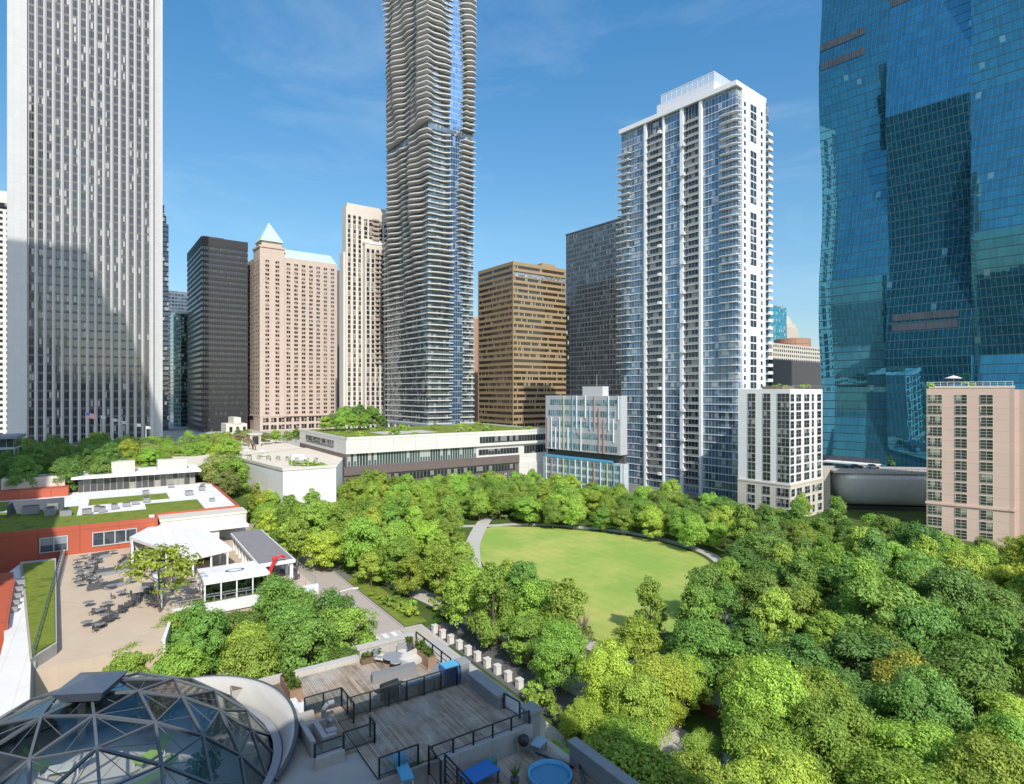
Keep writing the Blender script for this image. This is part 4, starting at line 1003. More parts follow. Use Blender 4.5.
# clerestory hall on the roof
m = MB(); bx(m,-7,23,213,224,0,17.0); m.build('clerestory', facade_glass('clerestory_glass', (.08,.085,.08), 1.6, 5, blind=(.35,.33,.28), blind_p=.25, mull=(.2,.19,.17), mw=.25, refl=.3), t)
m = MB(); bx(m,-8.5,24.5,211,226,17.0,17.7); m.build('clerestory_roof', M['white_roof'], t)
for b_, w_, hh in ((4,6,3.2),(17,8,3.0)):
    m = MB(); bx(m,b_-w_/2,b_+w_/2,216,221,17.7,17.7+hh); m.build('plant_box', M['cream'], t)
m = MB(); bx(m,-26,-9,208,222,0,15.4); m.build('rear_block', M['red_panel'], t)
m = MB(); bx(m,-24,-10,213,220,15.4,18.2); m.build('plant_box', M['cream'], t)
# rooftop machines
am = MB(); am.box(-1.6,1.6,-1.2,1.2,.25,2.0,0); am.lathe([(.8,2.0),(.8,2.25),(0,2.25)], 12, (-.7,0,0), 1); am.lathe([(.8,2.0),(.8,2.25),(0,2.25)], 12, (.8,0,0), 1); am.box(-1.5,-1.2,-1.1,1.1,0,.25,1); am.box(1.2,1.5,-1.1,1.1,0,.25,1)
am_me = am.mesh('air_conditioner', [M['grey'], M['darkgrey']])
for i, (a_, b_, s_) in enumerate(((181,-15,1.0),(177,-11,.9),(174,-8,.7),(185,-11,.9),(174,-4,.6),(177,-2,.6),(180,4,.5),(178,1.5,.6),(182,6,.5),(184,8.5,.6),(190,19,.6),(197,23,.6),(176,23,.4),(203,24,.5),(208,16,.5),(175,-1,.6),(199,9,.5))):
    o = link('air_conditioner', am_me, None, AB(a_,b_,13.08), GRID+ (i%2)*R(90)); o.scale = (s_,)*3
    tag(o, 'grey boxy air handling unit on the gravel strips of the red building roof', 'air conditioner', 'roof machines on the red building')
o = gthing('equipment_screen', 'dark blue grey louvred enclosure on the green roof of the red building', 'enclosure', 184, -14, 13.1)
m = MB(); m.box(-5,5,-.15,.15,0,3.0); m.box(-5,-4.7,-6,-.15,0,3.0); m.build('panel', plain('slate_panel', (.1,.115,.14), .6, .15, .5, panel=(1.2,.4,.4)), o)
m = MB(); m.box(5,5.25,-6,-.15,0,3.0); m.build('side_panel', plain('slate_panel2', (.1,.115,.14), .6, .15, .5, panel=(1.2,.4,.4)), o)

# ------------------------------------------------------------------ roof terrace with tables
t = gthing('terrace', 'sandy coloured raised terrace with scattered tables before the red building', 'terrace', 95, -7.5)
tp = plain('terrace_paving', (.56,.445,.33), .9, .12, .3, panel=(1.2,1.2,.12), bump=.2)
m = MB(); m.prism([(0,0),(14,0),(16,12),(38,12.2),(38,45),(30,62.8),(0,62.8)], 0, 7.5); m.build('terrace_floor', tp, t)
m = MB(); m.prism([(14.1,-.35),(16.2,11.7),(38.4,11.9),(38.4,12.5),(16.0,12.4),(13.7,.1)], 6.4, 8.1); m.build('parapet', M['white'], t)
m = MB(); m.box(-.5,.1,0,62.5,0,8.5); m.build('side_wall', M['concrete'], t)
m = MB()
for y in np.arange(0,62,2.4): m.tube((-.2,y,8.5),(-.2,y,9.9),.06,5)
m.tube((-.2,0,9.9),(-.2,62,9.9),.06,5); m.tube((-.2,0,9.2),(-.2,62,9.2),.04,5); m.build('railing', M['steel'], t)
m = MB()
for x in np.arange(17,38.4,1.6): m.tube((x,12.1,8.1),(x,12.1,9.1),.05,5)
m.tube((16.2,12.1,9.1),(38.3,12.1,9.1),.05,5); m.tube((38.2,12.1,9.1),(38.2,44,9.1),.05,5)
for y in np.arange(13,44,1.8): m.tube((38.2,y,8.1),(38.2,y,9.1),.05,5)
m.build('front_railing', M['grey'], t)
m = MB(); m.box(14.3,14.9,16,30,7.5,9.3); m.build('inner_wall', M['white'], t)
t = gthing('grass_strip', 'long narrow planted green roof strip beside the terrace wall', 'green roof', 98, -15)
def loc_(px, py, z): v = Matrix.Rotation(-GRID,4,'Z') @ (G(px,py,z) - t.location); return (v.x, v.y)
m = MB(); m.prism([loc_(*p,9.0) for p in ((30,660),(57,643),(56,558),(20,562))], 0, 9.0); m.build('roof_edge', M['concrete'], t)
m = MB(); m.prism([loc_(*p,9.2) for p in ((32,655),(55,641),(54,560),(23,564))], 9.0, 9.2); m.build('planting', M['sedum'], t)
m = MB(); m.prism([loc_(*p,8.7) for p in ((-25,760),(28,740),(31,660),(21,563),(4,576),(4,640))], 0, 8.7); m.build('walkway', M['white_roof'], t)
m = MB(); m.prism([loc_(*p,9.8) for p in ((-60,640),(8,622),(15,580),(13,572),(-60,580))], 0, 9.8); m.build('red_wing', M['red_panel'], t)
m = MB(); m.prism([loc_(*p,9.85) for p in ((-58,636),(6,619),(13,580),(11,574),(-58,583))], 9.8, 9.85); m.build('red_roof', plain('red_roof', (.48,.10,.045), .8, .1), t)
for k in range(5):
    o = link('vent', am_me, None, G(12+k*2.2,612-k*7,8.7), GRID); o.scale = (.42,)*3
    tag(o, 'small grey vent box on the white walkway roof edge', 'vent', 'vent boxes on the walkway roof')
# white pavilions
t = gthing('roof_pavilion', 'flat white roofed open pavilion on slim columns, beside the sandy terrace', 'pavilion', 125, 3)
m = MB(); inv_ = Matrix.Rotation(-GRID,4,'Z')
m.prism([tuple((inv_ @ (G(px,py,11.5)-t.location)).xy) for px,py in ((129.4,537),(190.7,557.7),(232,547.7),(206,529),(249,524),(237,514),(160,521))], 10.9, 11.5); m.build('roof', M['white_roof'], t)
m = MB(); m.box(1.0,1.4,18,26,7.5,10.88); m.box(1.4,18,24.5,26.8,7.5,10.89); m.build('back_wall', M['white'], t)
cmb = MB(); cmb.box(-.16,.16,-.16,.16,7.5,10.9); many('column', cmb, M['white'], t, [(10.2,.7,0),(13.4,1.8,0),(16.4,3.0,0),(15.8,8,0),(15.2,13,0),(6.5,9,0)])
m = MB(); m.box(4,15,12,12.3,7.5,10.6); m.build('glass_front', M['dark_glass'], t)
t2 = gthing('parapet_block', 'cream blank walled block between the red building and the white flat roof', 'building', 157, 10)
m = MB(); m.box(0,18,0,5.8,0,12.6); m.box(-.2,18.2,-.2,6,12.6,13.1); m.build('wall', M['cream'], t2)
t = gthing('glass_pavilion', 'small glass walled pavilion with a white flat roof bearing a dark oval mark', 'pavilion', 109, 13, 7.5)
m = MB(); m.box(0,10.2,0,9,3.0,3.5); m.build('roof', M['white_roof'], t)
ov = []; 
for i in range(24):
    a = 2*math.pi*i/24; ov.append((5.4+1.55*math.cos(a), 4.6+.95*math.sin(a)))
m = MB(); m.prism(ov, 3.504, 3.52); m.build('oval_mark', plain('navy_mark', (.03,.05,.12), .7, .05), t)
ov2 = [(5.4+(x-5.4)*.74, 4.6+(y-4.6)*.66) for x,y in ov]; m = MB(); m.prism(ov2, 3.524, 3.535); m.build('oval_centre', M['white_roof'], t)
m = MB(); m.box(.35,9.8,.35,.45,.1,2.95); m.box(.35,.45,.46,8.6,.1,2.95); m.box(9.7,9.8,.46,8.6,.1,2.95); m.build('glass_wall', M['rail_glass'], t)
m = MB(); m.box(.6,9.6,7.8,8.2,0,2.95); m.build('back_wall', M['darkgrey'], t)
cmb = MB(); cmb.box(-.1,.1,-.1,.1,0,3.0); many('post', cmb, M['white'], t, [(x,.2,0) for x in (.2,2.6,5,7.5,9.9)] + [(x,8.7,0) for x in (.2,9.9)] + [(.2,4.5,0)])
m = MB(); m.box(2,8,3,5,0,.9); m.build('counter', M['darkgrey'], t)
t = gthing('pergola', 'long grey slatted pergola roof on white columns at the terrace edge', 'pergola', 114, 22.6, 7.5)
m = MB(); m.box(0,5.8,0,29,3.5,3.8); m.build('slatted_roof', plain('grey_slats', (.25,.235,.235), .8, .15, .5, panel=(60,.5,.1)), t)
m = MB(); m.box(-.1,5.9,-.35,-.05,3.2,3.85); m.box(-.3,-.05,-.3,29,3.2,3.7); m.box(5.85,6.1,-.3,29,3.2,3.7); m.build('beam', M['white'], t)
cmb = MB(); cmb.box(-.28,.28,-.28,.28,0,3.5); many('column', cmb, M['white'], t, [(.3,y,0) for y in np.arange(.4,29,3.5)] + [(5.5,y,0) for y in np.arange(.4,29,3.5)])
t = gthing('red_sculpture', 'tall leaning red abstract sculpture standing between glass pavilion and pergola', 'sculpture', 113.2, 24.2, 7.5)
m = MB(); m.path([(-.5,0,0),(-.25,0,1.6),(.15,0,3.0),(.9,0,4.6)], .32, 7); m.build('stem', M['red'], t)
m = MB(); m.path([(.9,0,4.6),(1.9,0,5.0),(2.5,0,4.5)], .24, 6); m.build('arm', M['red'], t)
m = MB(); m.lathe([(0,-.5),(.45,-.25),(.5,.2),(.2,.5),(0,.55)], 10, (.75,0,4.5)); m.build('head', M['red'], t)

# terrace furniture
tbm = MB(); tbm.lathe([(.0,.72),(.6,.72),(.62,.76),(0,.78)], 14); leg = MB(); leg.tube((0,0,.03),(0,0,.72),.05,6); leg.lathe([(.3,0),(.28,.04),(0,.06)], 10)
tab = gthing('cafe_table', 'round grey cafe table on the sandy terrace', 'table', 150, -3, 7.52, 'round cafe tables on the terrace')
tbm.build('tabletop', M['cushion'], tab); leg.build('leg', M['grey'], tab)
for a_, b_ in ((146,-2.5),(143,-3.4),(139,-2.6),(136,-3),(133,-2.2),(130,-1.2),(121,2),(113,-1),(110,-.2),(118,-2.5),(148,3),(126,.5),(138,-4.4),(125,11),(122,12.5),(119,9.5),(131,-4),(152,-4),(149,-5),(145,-5),(141,-4.5),(134,-4.6),(153,1),(151,5),(116,0),(108,-2.5),(106,-1),(128,3.5),(133,4.5)):
    o = copy_tree(tab); o.scale = (1.3,1.3,1.0); o.location = AB(a_,b_,7.52)
chm = MB(); chm.box(-.24,.24,-.24,.24,.42,.48); bkm = MB(); bkm.box(-.24,.24,.2,.26,.48,.9); lgm = MB(); lgm.box(-.02,.02,-.02,.02,0,.42)
ch = gthing('patio_chair', 'dark patio chair standing about on the sandy terrace', 'chair', 147, -1, 7.52, 'dark patio chairs on the terrace')
chm.build('seat', M['darkgrey'], ch); bkm.build('backrest', M['darkgrey'], ch); many('leg', lgm, M['darkgrey'], ch, [(sx*.21,sy*.21,0) for sx in (-1,1) for sy in (-1,1)])
rc = random.Random(11); spots = []
for i in range(34): spots.append((105+i*.72+rc.uniform(-.6,.6), -1.5+i*.36+rc.uniform(-.7,.7)))     # the long row across the terrace
for i in range(20): spots.append((107+i*.72+rc.uniform(-.5,.5), -.6+i*.36+rc.uniform(-.5,.5)))
for a_, b_ in ((146,-2.5),(143,-3.4),(139,-2.6),(136,-3),(133,-2.2),(130,-1.2),(113,-1),(121,2),(150,-3),(148,3)):
    spots += [(a_+rc.uniform(-1.3,1.3), b_+rc.uniform(-1.3,1.3)) for _ in range(3)]
for i in range(10): spots.append((112+rc.uniform(-1,1.5), 6+rc.uniform(-1.5,1.5)))
for i in range(9): spots.append((117+rc.uniform(-4,4), 28+rc.uniform(-2,2)))
for i in range(12): spots.append((124+rc.uniform(-3,3), 9.5+rc.uniform(-2.5,2)))
for a_, b_ in spots:
    o = copy_tree(ch); o.scale = (1.25,1.25,1.1); o.location = AB(a_,b_,7.52); o.rotation_euler = (0,0,rc.uniform(0,6.3))
def lounge(a_, b_, L_, rot, lab):
    s_ = gthing('outdoor_sofa', lab, 'sofa', a_, b_, 7.52, None); s_.rotation_euler = (0,0,GRID+R(rot))
    m = MB(); m.box(-L_/2,L_/2,-.5,.5,0,.5); m.build('seat', M['grey'], s_)
    m = MB(); m.box(-L_/2,L_/2,.5,.75,0,1.1); m.build('backrest', M['darkgrey'], s_)
lounge(137, 2.5, 8.5, 8, 'long grey sofa in the middle of the sandy terrace'); lounge(143, 3.0, 3.6, 70, 'short grey sofa set crosswise behind the long grey sofa'); lounge(132, 8.2, 3.2, 60, 'short dark sofa by the terrace tree')
lounge(129, 7.5, 3, -100, 'dark low sofa facing the red building near the terrace tree'); lounge(128, -1.5, 3, 190, 'dark low sofa near the terrace side wall')

for i, (a_, b_, L_, r_, lab) in enumerate(((151,-1,3.2,20,'pale grey sofa nearest the red wall on the sandy terrace'),(140,-1.2,2.8,80,'grey sofa between the cafe tables and the long grey sofa'),(127,1.2,3.4,30,'grey sofa at the head of the long row of dark chairs'),(122,6.5,3.6,-20,'grey sofa in front of the dark chair cluster'),(117,4.8,3.0,10,'grey sofa at the terrace front by the white wall'),(146,6.2,3.0,95,'grey sofa under the edge of the white pavilion roof'))):
    lounge(a_, b_, L_, r_, lab)
# ------------------------------------------------------------------ roof decks beside the camera (local x = b, y = a)
ZD = 21.5
t = gthing('deck_podium', 'grey podium with weathered timber roof decks, low walls and black railings', 'building', 0, 0)
def bx(m, b0_, b1_, a0_, a1_, z0_, z1_, mi=0): m.box(b0_, b1_, a0_, a1_, z0_, z1_, mi)
m = MB(); bx(m,-70,22.9,.5,30.2,0,ZD-1.25); bx(m,-70,22.9,30.2,45.2,0,ZD-.12); m.build('wall', M['concrete'], t)
m = MB(); bx(m,11.9,21.6,30.4,36.9,ZD-.118,ZD); m.build('lower_planks', M['planks'], t)
m = MB(); bx(m,9.9,20.6,37.0,44.2,ZD-.118,ZD+.02); m.build('deck_planks', M['planks'], t)
m = MB(); bx(m,11.0,11.88,33.5,36.98,ZD-.118,ZD-.02); m.build('step_planks', M['planks'], t)
m = MB(); bx(m,15.6,22.4,18,29.7,ZD-1.248,ZD-1.15); m.build('side_planks', M['planks'], t)
cw_ = plain('deck_wall', (.52,.49,.44), .9, .12, .6, panel=(2.4,6,.15), streak=.2); gw_ = plain('deck_shade_wall', (.27,.28,.28), .9, .15, .6, streak=.2)  # the greyer wall tone stands in for the building's shade
m = MB(); bx(m,15.9,20.4,44.21,44.6,ZD-1,ZD+.9); bx(m,15.7,20.6,44.15,44.75,ZD+.901,ZD+1.1); m.build('parapet', cw_, t)
m = MB(); bx(m,-2,15.89,44.3,44.9,ZD-1,ZD+.35); m.build('parapet', cw_, t)
m = MB(); bx(m,20.9,21.5,32.6,36.3,ZD-.5,ZD+.75); bx(m,20.75,21.65,32.5,36.4,ZD+.751,ZD+.95); m.build('parapet', gw_, t)
m = MB(); bx(m,20.65,21.3,37.0,37.8,ZD-1,ZD+1.25); bx(m,20.55,21.4,36.95,37.9,ZD+1.251,ZD+1.4); m.build('pier', gw_, t)
m = MB(); bx(m,21.65,22.35,30.0,30.9,ZD-1.2,ZD+.65); bx(m,21.5,22.5,29.85,31.05,ZD+.651,ZD+.8); m.build('pier', gw_, t)
m = MB(); bx(m,22.4,22.9,22,27.2,ZD-1.24,ZD-.05); bx(m,22.3,23.0,21.9,27.3,ZD-.049,ZD+.12); m.build('parapet', gw_, t)
m = MB(); bx(m,14.8,21.64,29.75,30.25,ZD-1.24,ZD+.1); m.build('retaining_wall', plain('retaining', (.40,.40,.385), .9, .15, .5, panel=(2.2,6,.25), streak=.3), t)
m = MB(); bx(m,9.4,11,33.0,33.4,ZD-.118,ZD+.5); m.build('low_wall', cw_, t)
# planter maze
for q_ in ((9.5,9.8,34.4,38.6),(9.81,10.9,36.3,36.6),(10.2,10.5,34.4,36.29),(9.81,10.6,37.6,37.9),(10.51,11,34.4,34.7)):
    m = MB(); bx(m,*q_,ZD-.118,ZD+.75); m.build('planter_wall', M['concrete'], t)
for q_ in ((9.1,10.6,38.9,39.6),(8.9,10.2,39.9,40.4)):
    m = MB(); bx(m,*q_,ZD-.118,ZD+.55); m.build('ledge', M['white'], t)
m = MB(); bx(m,8.2,9.9,40.9,43.9,ZD-.118,ZD+.12); m.build('soil_bed', M['soil'], t)
def rail(pts, h_=1.15, z=ZD, name='railing', mid=(.15,), parent=None, glass=True):
    m = MB()
    for p_, q_ in zip(pts[:-1], pts[1:]):
        p_, q_ = Vector((*p_,z)), Vector((*q_,z)); L_ = (q_-p_).length; n_ = max(1,round(L_/1.35))
        for i in range(n_+1):
            x = p_.lerp(q_, i/n_); m.box(x.x-.045,x.x+.045,x.y-.045,x.y+.045,z,z+h_)
        m.tube(p_+Vector((0,0,h_)), q_+Vector((0,0,h_)), .05, 6)
        for k in mid: m.tube(p_+Vector((0,0,k)), q_+Vector((0,0,k)), .03, 5)
    o = m.build(name, M['black'], t)
    if glass:
        g_ = MB()
        for p_, q_ in zip(pts[:-1], pts[1:]):
            g_.face([(*p_,z+.18),(*q_,z+.18),(*q_,z+h_-.06),(*p_,z+h_-.06)])
        g_.build('glass_panel', M['rail_glass'], o)
rail([(12.7,36.95),(20.3,36.95)], 1.3); rail([(10.3,38.6),(12.65,38.6),(12.65,36.3)], 1.25); rail([(11.1,33.55),(12.95,33.55),(12.95,34.3)], 1.2)
rail([(9.4,33.2),(11.0,33.2)], .75, ZD+.5); rail([(14.9,30.0),(21.5,30.0)], .8, ZD+.1, glass=False); rail([(21.5,31.0),(21.3,32.5)], 1.0, glass=False)
rail([(20.45,38.2),(20.45,44.0)], 1.35, mid=(.1,.5,.9), glass=False); rail([(22.6,18),(22.6,21.8)], 1.2, ZD-1.15)
rail([(11.95,30.3),(14.2,30.3)], 1.1); rail([(14.6,28.4),(14.7,30.0)], 1.6, ZD-.6); rail([(15.5,24),(15.5,29.6)], 1.6, ZD-1.15, mid=(.2,.6,1.0,1.3), glass=False)

def dthing(name, label, cat, a, b, z=ZD+.02, rot=0, group=None):
    o = gthing(name, label, cat, a, b, z, group); o.rotation_euler = (0,0,GRID+R(rot)); return o
# gas grill
o = dthing('gas_grill', 'black lidded gas grill standing by the deck railing', 'grill', 37.7, 15.6, rot=8)
m = MB(); m.loft([[(-.6,y,.8),(.6,y,.8),(.6,y,.8001),(-.6,y,.8001)] for y in (-.28,.28)], cap=True); m.box(-.55,.55,-.28,.28,.15,.85); m.build('body', M['darkgrey'], o)
m = MB(); 
m.loft([[(x,.3*math.cos(a),.86+.36*math.sin(a)) for a in np.linspace(0,math.pi,8)] for x in (-.6,.6)]); m.build('lid', M['black'], o)
m = MB(); m.box(-1.05,-.6,-.25,.25,.8,.85); m.build('side_shelf', M['black'], o); m = MB(); m.box(.6,1.05,-.25,.25,.8,.85); m.build('side_shelf', M['black'], o)
lg = MB(); lg.box(-.04,.04,-.04,.04,0,.8); many('leg', lg, M['black'], o, [(sx*.5,sy*.24,0) for sx in (-1,1) for sy in (-1,1)])
# covered bench, lounger
o = dthing('covered_bench', 'long bench under a grey cover in the middle of the sunny deck', 'bench', 40.3, 17.0, rot=-12)
m = MB(); m.loft([[(-1.6,-.4,0),(1.6,-.4,0),(1.6,.4,0),(-1.6,.4,0)],[(-1.55,-.36,.55),(1.55,-.36,.8),(1.55,.36,.8),(-1.55,.36,.55)]]); m.build('cover', M['cushion'], o)
m = MB(); m.box(-1.5,1.5,-.3,.3,.0,.1); m.build('base', M['darkgrey'], o)
o = dthing('chaise_lounge', 'dark chaise lounge with its back raised beside the pale storage boxes', 'chaise', 38.2, 18.3, rot=10)
m = MB(); m.box(-1.0,.7,-.38,.38,.3,.45); m.build('seat', M['cushion'], o)
m = MB(); m.loft([[(.7,y,.3),(.75,y,.45),(1.35,y,1.05),(1.3,y,.95)] for y in (-.38,.38)]); m.build('backrest', M['cushion'], o)
lg = MB(); lg.box(-.04,.04,-.04,.04,0,.3); many('leg', lg, M['black'], o, [(sx*.8-.1,sy*.32,0) for sx in (-1,1) for sy in (-1,1)])
for i in range(3):
    o = dthing('storage_box', ('pale storage box nearest the grill behind the deck railing','middle pale storage box behind the deck railing','pale storage box beside the blue covered chest')[i], 'box', 37.45, 16.9+i*1.15)
    m = MB(); m.prism([(-.48,-.3),(.48,-.3),(.48,.3),(-.48,.3)], 0, .75, 0, [(-.52,-.34),(.52,-.34),(.52,.34),(-.52,.34)]); m.build('body', M['palefabric'], o)
    m = MB(); m.prism([(-.56,-.38),(.56,-.38),(.56,.38),(-.56,.38)], .75, .86, 0, [(-.5,-.32),(.5,-.32),(.5,.32),(-.5,.32)]); m.build('lid', M['grey'], o)
o = dthing('covered_chest', 'large chest wrapped in blue cloth at the corner of the deck railing', 'chest', 37.55, 20.0)
m = MB(); m.prism([(-.62,-.5),(.58,-.5),(.6,.5),(-.6,.5)], 0, 1.25, 0, [(-.56,-.44),(.52,-.44),(.55,.46),(-.56,.46)]); m.build('cover', M['blue'], o)
m = MB(); m.box(-.56,.56,-.42,.42,1.251,1.33); m.build('lid', M['lightblue'], o)
# seating set by the wall
o = dthing('outdoor_sofa', 'pale two seat sofa beside the round table at the deck wall', 'sofa', 41.6, 19.3, rot=20)
m = MB(); m.box(-.95,.95,-.4,.4,.12,.42); m.build('seat', M['palefabric'], o); m = MB(); m.box(-.95,.95,.4,.6,.12,.8); m.build('backrest', M['palefabric'], o)
for sx in (-1,1):
    m = MB(); m.box(sx*1.06-.1,sx*1.06+.1,-.4,.6,.12,.62); m.build('armrest', M['palefabric'], o)
m = MB(); m.box(-1,1,-.36,.5,0,.119); m.build('base', M['grey'], o)
def ctable(a_, b_, r_, lab):
    o = dthing('round_table', lab, 'table', a_, b_)
    m = MB(); m.lathe([(0,.5),(r_,.5),(r_+.03,.53),(r_,.57),(0,.58)], 20); m.build('tabletop', M['grey'], o)
    lg = MB(); lg.tube((0,0,0),(0,0,.5),.03,6); many('leg', lg, M['darkgrey'], o, [(r_*.6*math.cos(k*2.09),r_*.6*math.sin(k*2.09),0) for k in range(3)])
ctable(42.6, 17.9, .75, 'grey round patio table by the white deck wall'); ctable(41.6,17.7,.4,'small round side table before the grey round patio table')
def achair(a_, b_, rot, lab):
    o = dthing('patio_armchair', lab, 'chair', a_, b_, rot=rot)
    m = MB(); m.box(-.35,.35,-.35,.3,.3,.45); m.build('seat', M['palefabric'], o); m = MB(); m.box(-.35,.35,.3,.42,.3,.95); m.build('backrest', M['grey'], o)
    lg = MB(); lg.box(-.03,.03,-.03,.03,0,.3); many('leg', lg, M['darkgrey'], o, [(sx*.3,sy*.3,0) for sx in (-1,1) for sy in (-1,1)])
    for sx in (-1,1):
        m = MB(); m.box(sx*.38-.03,sx*.38+.03,-.3,.4,.58,.63); m.build('armrest', M['grey'], o)
achair(43.3,17.2,40,'pale patio armchair between the round table and the deck wall'); achair(43.2,18.9,-20,'pale patio armchair in the wall corner behind the two seat sofa')
def planter(a_, b_, w_, d_, h_, lab, plant=True, rot=0, mat='wood', z=ZD+.02):
    o = dthing('planter', lab, 'planter', a_, b_, z, rot)
    m = MB(); m.prism([(-w_/2,-d_/2),(w_/2,-d_/2),(w_/2,d_/2),(-w_/2,d_/2)], 0, h_); m.build('box', M[mat], o)
    m = MB(); m.box(-w_/2+.06,w_/2-.06,-d_/2+.06,d_/2-.06,h_+.001,h_+.03); m.build('soil', M['soil'], o)
    if plant:
        f_ = MB(); rr = random.Random(int(a_*7+b_*3))
        for k in range(int(90*w_*d_)+30):
            p_ = Vector((rr.uniform(-w_/2,w_/2)*.9, rr.uniform(-d_/2,d_/2)*.9, h_+rr.uniform(.03,.42))); u_ = Vector((rr.gauss(0,1),rr.gauss(0,1),rr.gauss(0,.6))).normalized()*.12; v_ = Vector((rr.gauss(0,1),rr.gauss(0,1),rr.gauss(0,1))).normalized()*.08
            f_.face([p_-u_-v_,p_+u_-v_,p_+u_+v_,p_-u_+v_])
        q_ = f_.build('foliage', M['leaf'], o); q_.color = (.09,.15,.03,1)
planter(41.5,20.0,.7,2.6,.8,'wooden trough planter along the street side of the deck',True)
planter(42.4,10.4,.8,2.8,.7,'wooden trough planter with herbs at the far end of the deck'); planter(43.7,16.6,1.6,.4,.4,'narrow planter with flowers at the foot of the white deck wall',True,0,'soil')
planter(43.8,19.8,.5,.5,.7,'square dark planter pot in the corner of the deck walls',True,0,'darkgrey')
planter(43.2,7.2,.9,.9,.9,'grey tub beside the soil bed',False,0,'concrete')
# pipes and roof machine in the planter maze
o = dthing('roof_duct', 'cluster of grey bent ducts rising among the low planter walls', 'duct', 36.6, 10.9, ZD-.1)
m = MB(); m.path([(0,0,0),(0,0,1.3),(.25,0,1.6),(.6,0,1.6)], .16, 8); m.build('duct', M['grey'], o)
m = MB(); m.path([(.1,-.7,0),(.1,-.7,.9),(.1,-1.0,1.15)], .14, 8); m.build('duct', M['grey'], o)
m = MB(); m.box(-.3,.3,-1.7,-1.2,0,.8); m.build('box', M['concrete'], o)
# lower deck: wading pool, blue table, grill, chairs
o = dthing('wading_pool', 'round light blue plastic wading pool on the shaded lower deck', 'pool', 26.6, 20.5, ZD-1.14)
m = MB(); m.lathe([(1.0,0),(1.12,.1),(1.16,.36),(1.24,.40),(1.26,.36),(1.2,.02),(1.0,0)], 32); m.build('rim', M['lightblue'], o, True)
wt = NT('pool_water'); wt.base((.06,.22,.38), .05, 0, .8); wt.l.new(wt.bump(wt.noise(wt.coord(),3,3),.3,.05), wt.bsdf.inputs['Normal'])
m = MB(); m.lathe([(0,.2),(1.13,.2)], 32); m.build('water', wt.mat, o)
o = dthing('patio_table', 'rectangular bright blue table on the shaded lower deck', 'table', 28.4, 17.0, ZD-1.14, 6)
m = MB(); m.box(-1.0,1.0,-.6,.6,.68,.75); m.build('tabletop', M['blue'], o)
lg = MB(); lg.box(-.05,.05,-.05,.05,0,.68); many('leg', lg, M['darkgrey'], o, [(sx*.9,sy*.5,0) for sx in (-1,1) for sy in (-1,1)])
o = dthing('side_table', 'small pale blue table beside the round black kettle grill', 'table', 29.0, 22.1-.6, ZD-1.14, 25)
m = MB(); m.box(-.5,.5,-.35,.35,.55,.62); m.build('tabletop', plain('pale_blue', (.28,.42,.48), .5, .08), o)
many('leg', (lambda q:(q.box(-.04,.04,-.04,.04,0,.55),q)[1])(MB()), M['grey'], o, [(sx*.42,sy*.28,0) for sx in (-1,1) for sy in (-1,1)])
o = dthing('kettle_grill', 'round black kettle grill at the pillar foot on the lower deck', 'grill', 29.3, 20.6, ZD-1.14)
m = MB(); m.lathe([(0,.55),(.25,.6),(.33,.8),(.34,.85)], 16); m.build('bowl', M['black'], o, True)
m = MB(); m.lathe([(.35,.86),(.3,1.05),(.12,1.18),(0,1.2)], 16); m.build('lid', M['black'], o, True)
many('leg', (lambda q:(q.tube((0,0,0),(0,0,.6),.025,5),q)[1])(MB()), M['grey'], o, [(.25*math.cos(k*2.09),.25*math.sin(k*2.09),0) for k in range(3)])
o = dthing('garden_cart', 'green wheeled hose cart against the low grey wall', 'cart', 29.2, 18.2, ZD-1.14)
m = MB(); m.box(-.35,.35,-.2,.2,.2,.55); m.build('body', plain('cart_green', (.05,.25,.17), .5, .1), o)
m = MB(); m.path([(.3,-.1,.5),(.55,-.1,.9),(.55,.1,.9),(.3,.1,.5)], .025, 5); m.build('handle', M['grey'], o)
many('wheel', (lambda q:(q.tube((0,-.04,0),(0,.04,0),.15,10),q)[1])(MB()), M['black'], o, [(-.2,-.24,.15),(-.2,.24,.15)])
def foldpole(a_, b_, rot, lab):
    o = dthing('folded_umbrella', lab, 'umbrella', a_, b_, ZD-1.14, rot)
    m = MB(); m.tube((-1.2,0,.1),(1.2,0,.3),.07,8); m.build('pole', M['black'], o); m = MB(); m.tube((-1.0,0,.12),(.4,0,.24),.13,8,0,.08); m.build('canopy', M['darkgrey'], o)
foldpole(27.6,21.6,120,'black folded umbrella lying near the small pale blue table'); foldpole(25.6,22.0,60,'black folded umbrella lying at the long parapet by the pool')
o = dthing('sun_lounger', 'blue sun lounger on the strip of deck below the railing', 'lounger', 30.0, 13.2, ZD-.1, 80)
m = MB(); m.box(-1.0,.4,-.33,.33,.28,.38); m.build('seat', M['lightblue'], o); m = MB(); m.loft([[(.4,y,.28),(.4,y,.38),(1.05,y,.75),(1.05,y,.65)] for y in (-.33,.33)]); m.build('backrest', M['lightblue'], o)
many('leg', (lambda q:(q.box(-.03,.03,-.03,.03,0,.28),q)[1])(MB()), M['white'], o, [(sx*.7-.2,sy*.28,0) for sx in (-1,1) for sy in (-1,1)])
o = dthing('planter', 'dark pot with a spiky plant before the blue table', 'planter', 27.3, 18.6, ZD-1.14)
m = MB(); m.lathe([(.0,0),(.2,0),(.28,.4),(.24,.42),(.0,.4)], 12); m.build('pot', M['darkgrey'], o)
f_ = MB()
for k in range(26):
    a = k*2.4; L_ = .7+.4*rnd.random(); d_ = Vector((math.cos(a)*.55,math.sin(a)*.55,.85)).normalized()*L_; s_ = Vector((-math.sin(a),math.cos(a),0))*.04; b_ = Vector((0,0,.4)); f_.face([b_-s_,b_+s_,b_+d_])
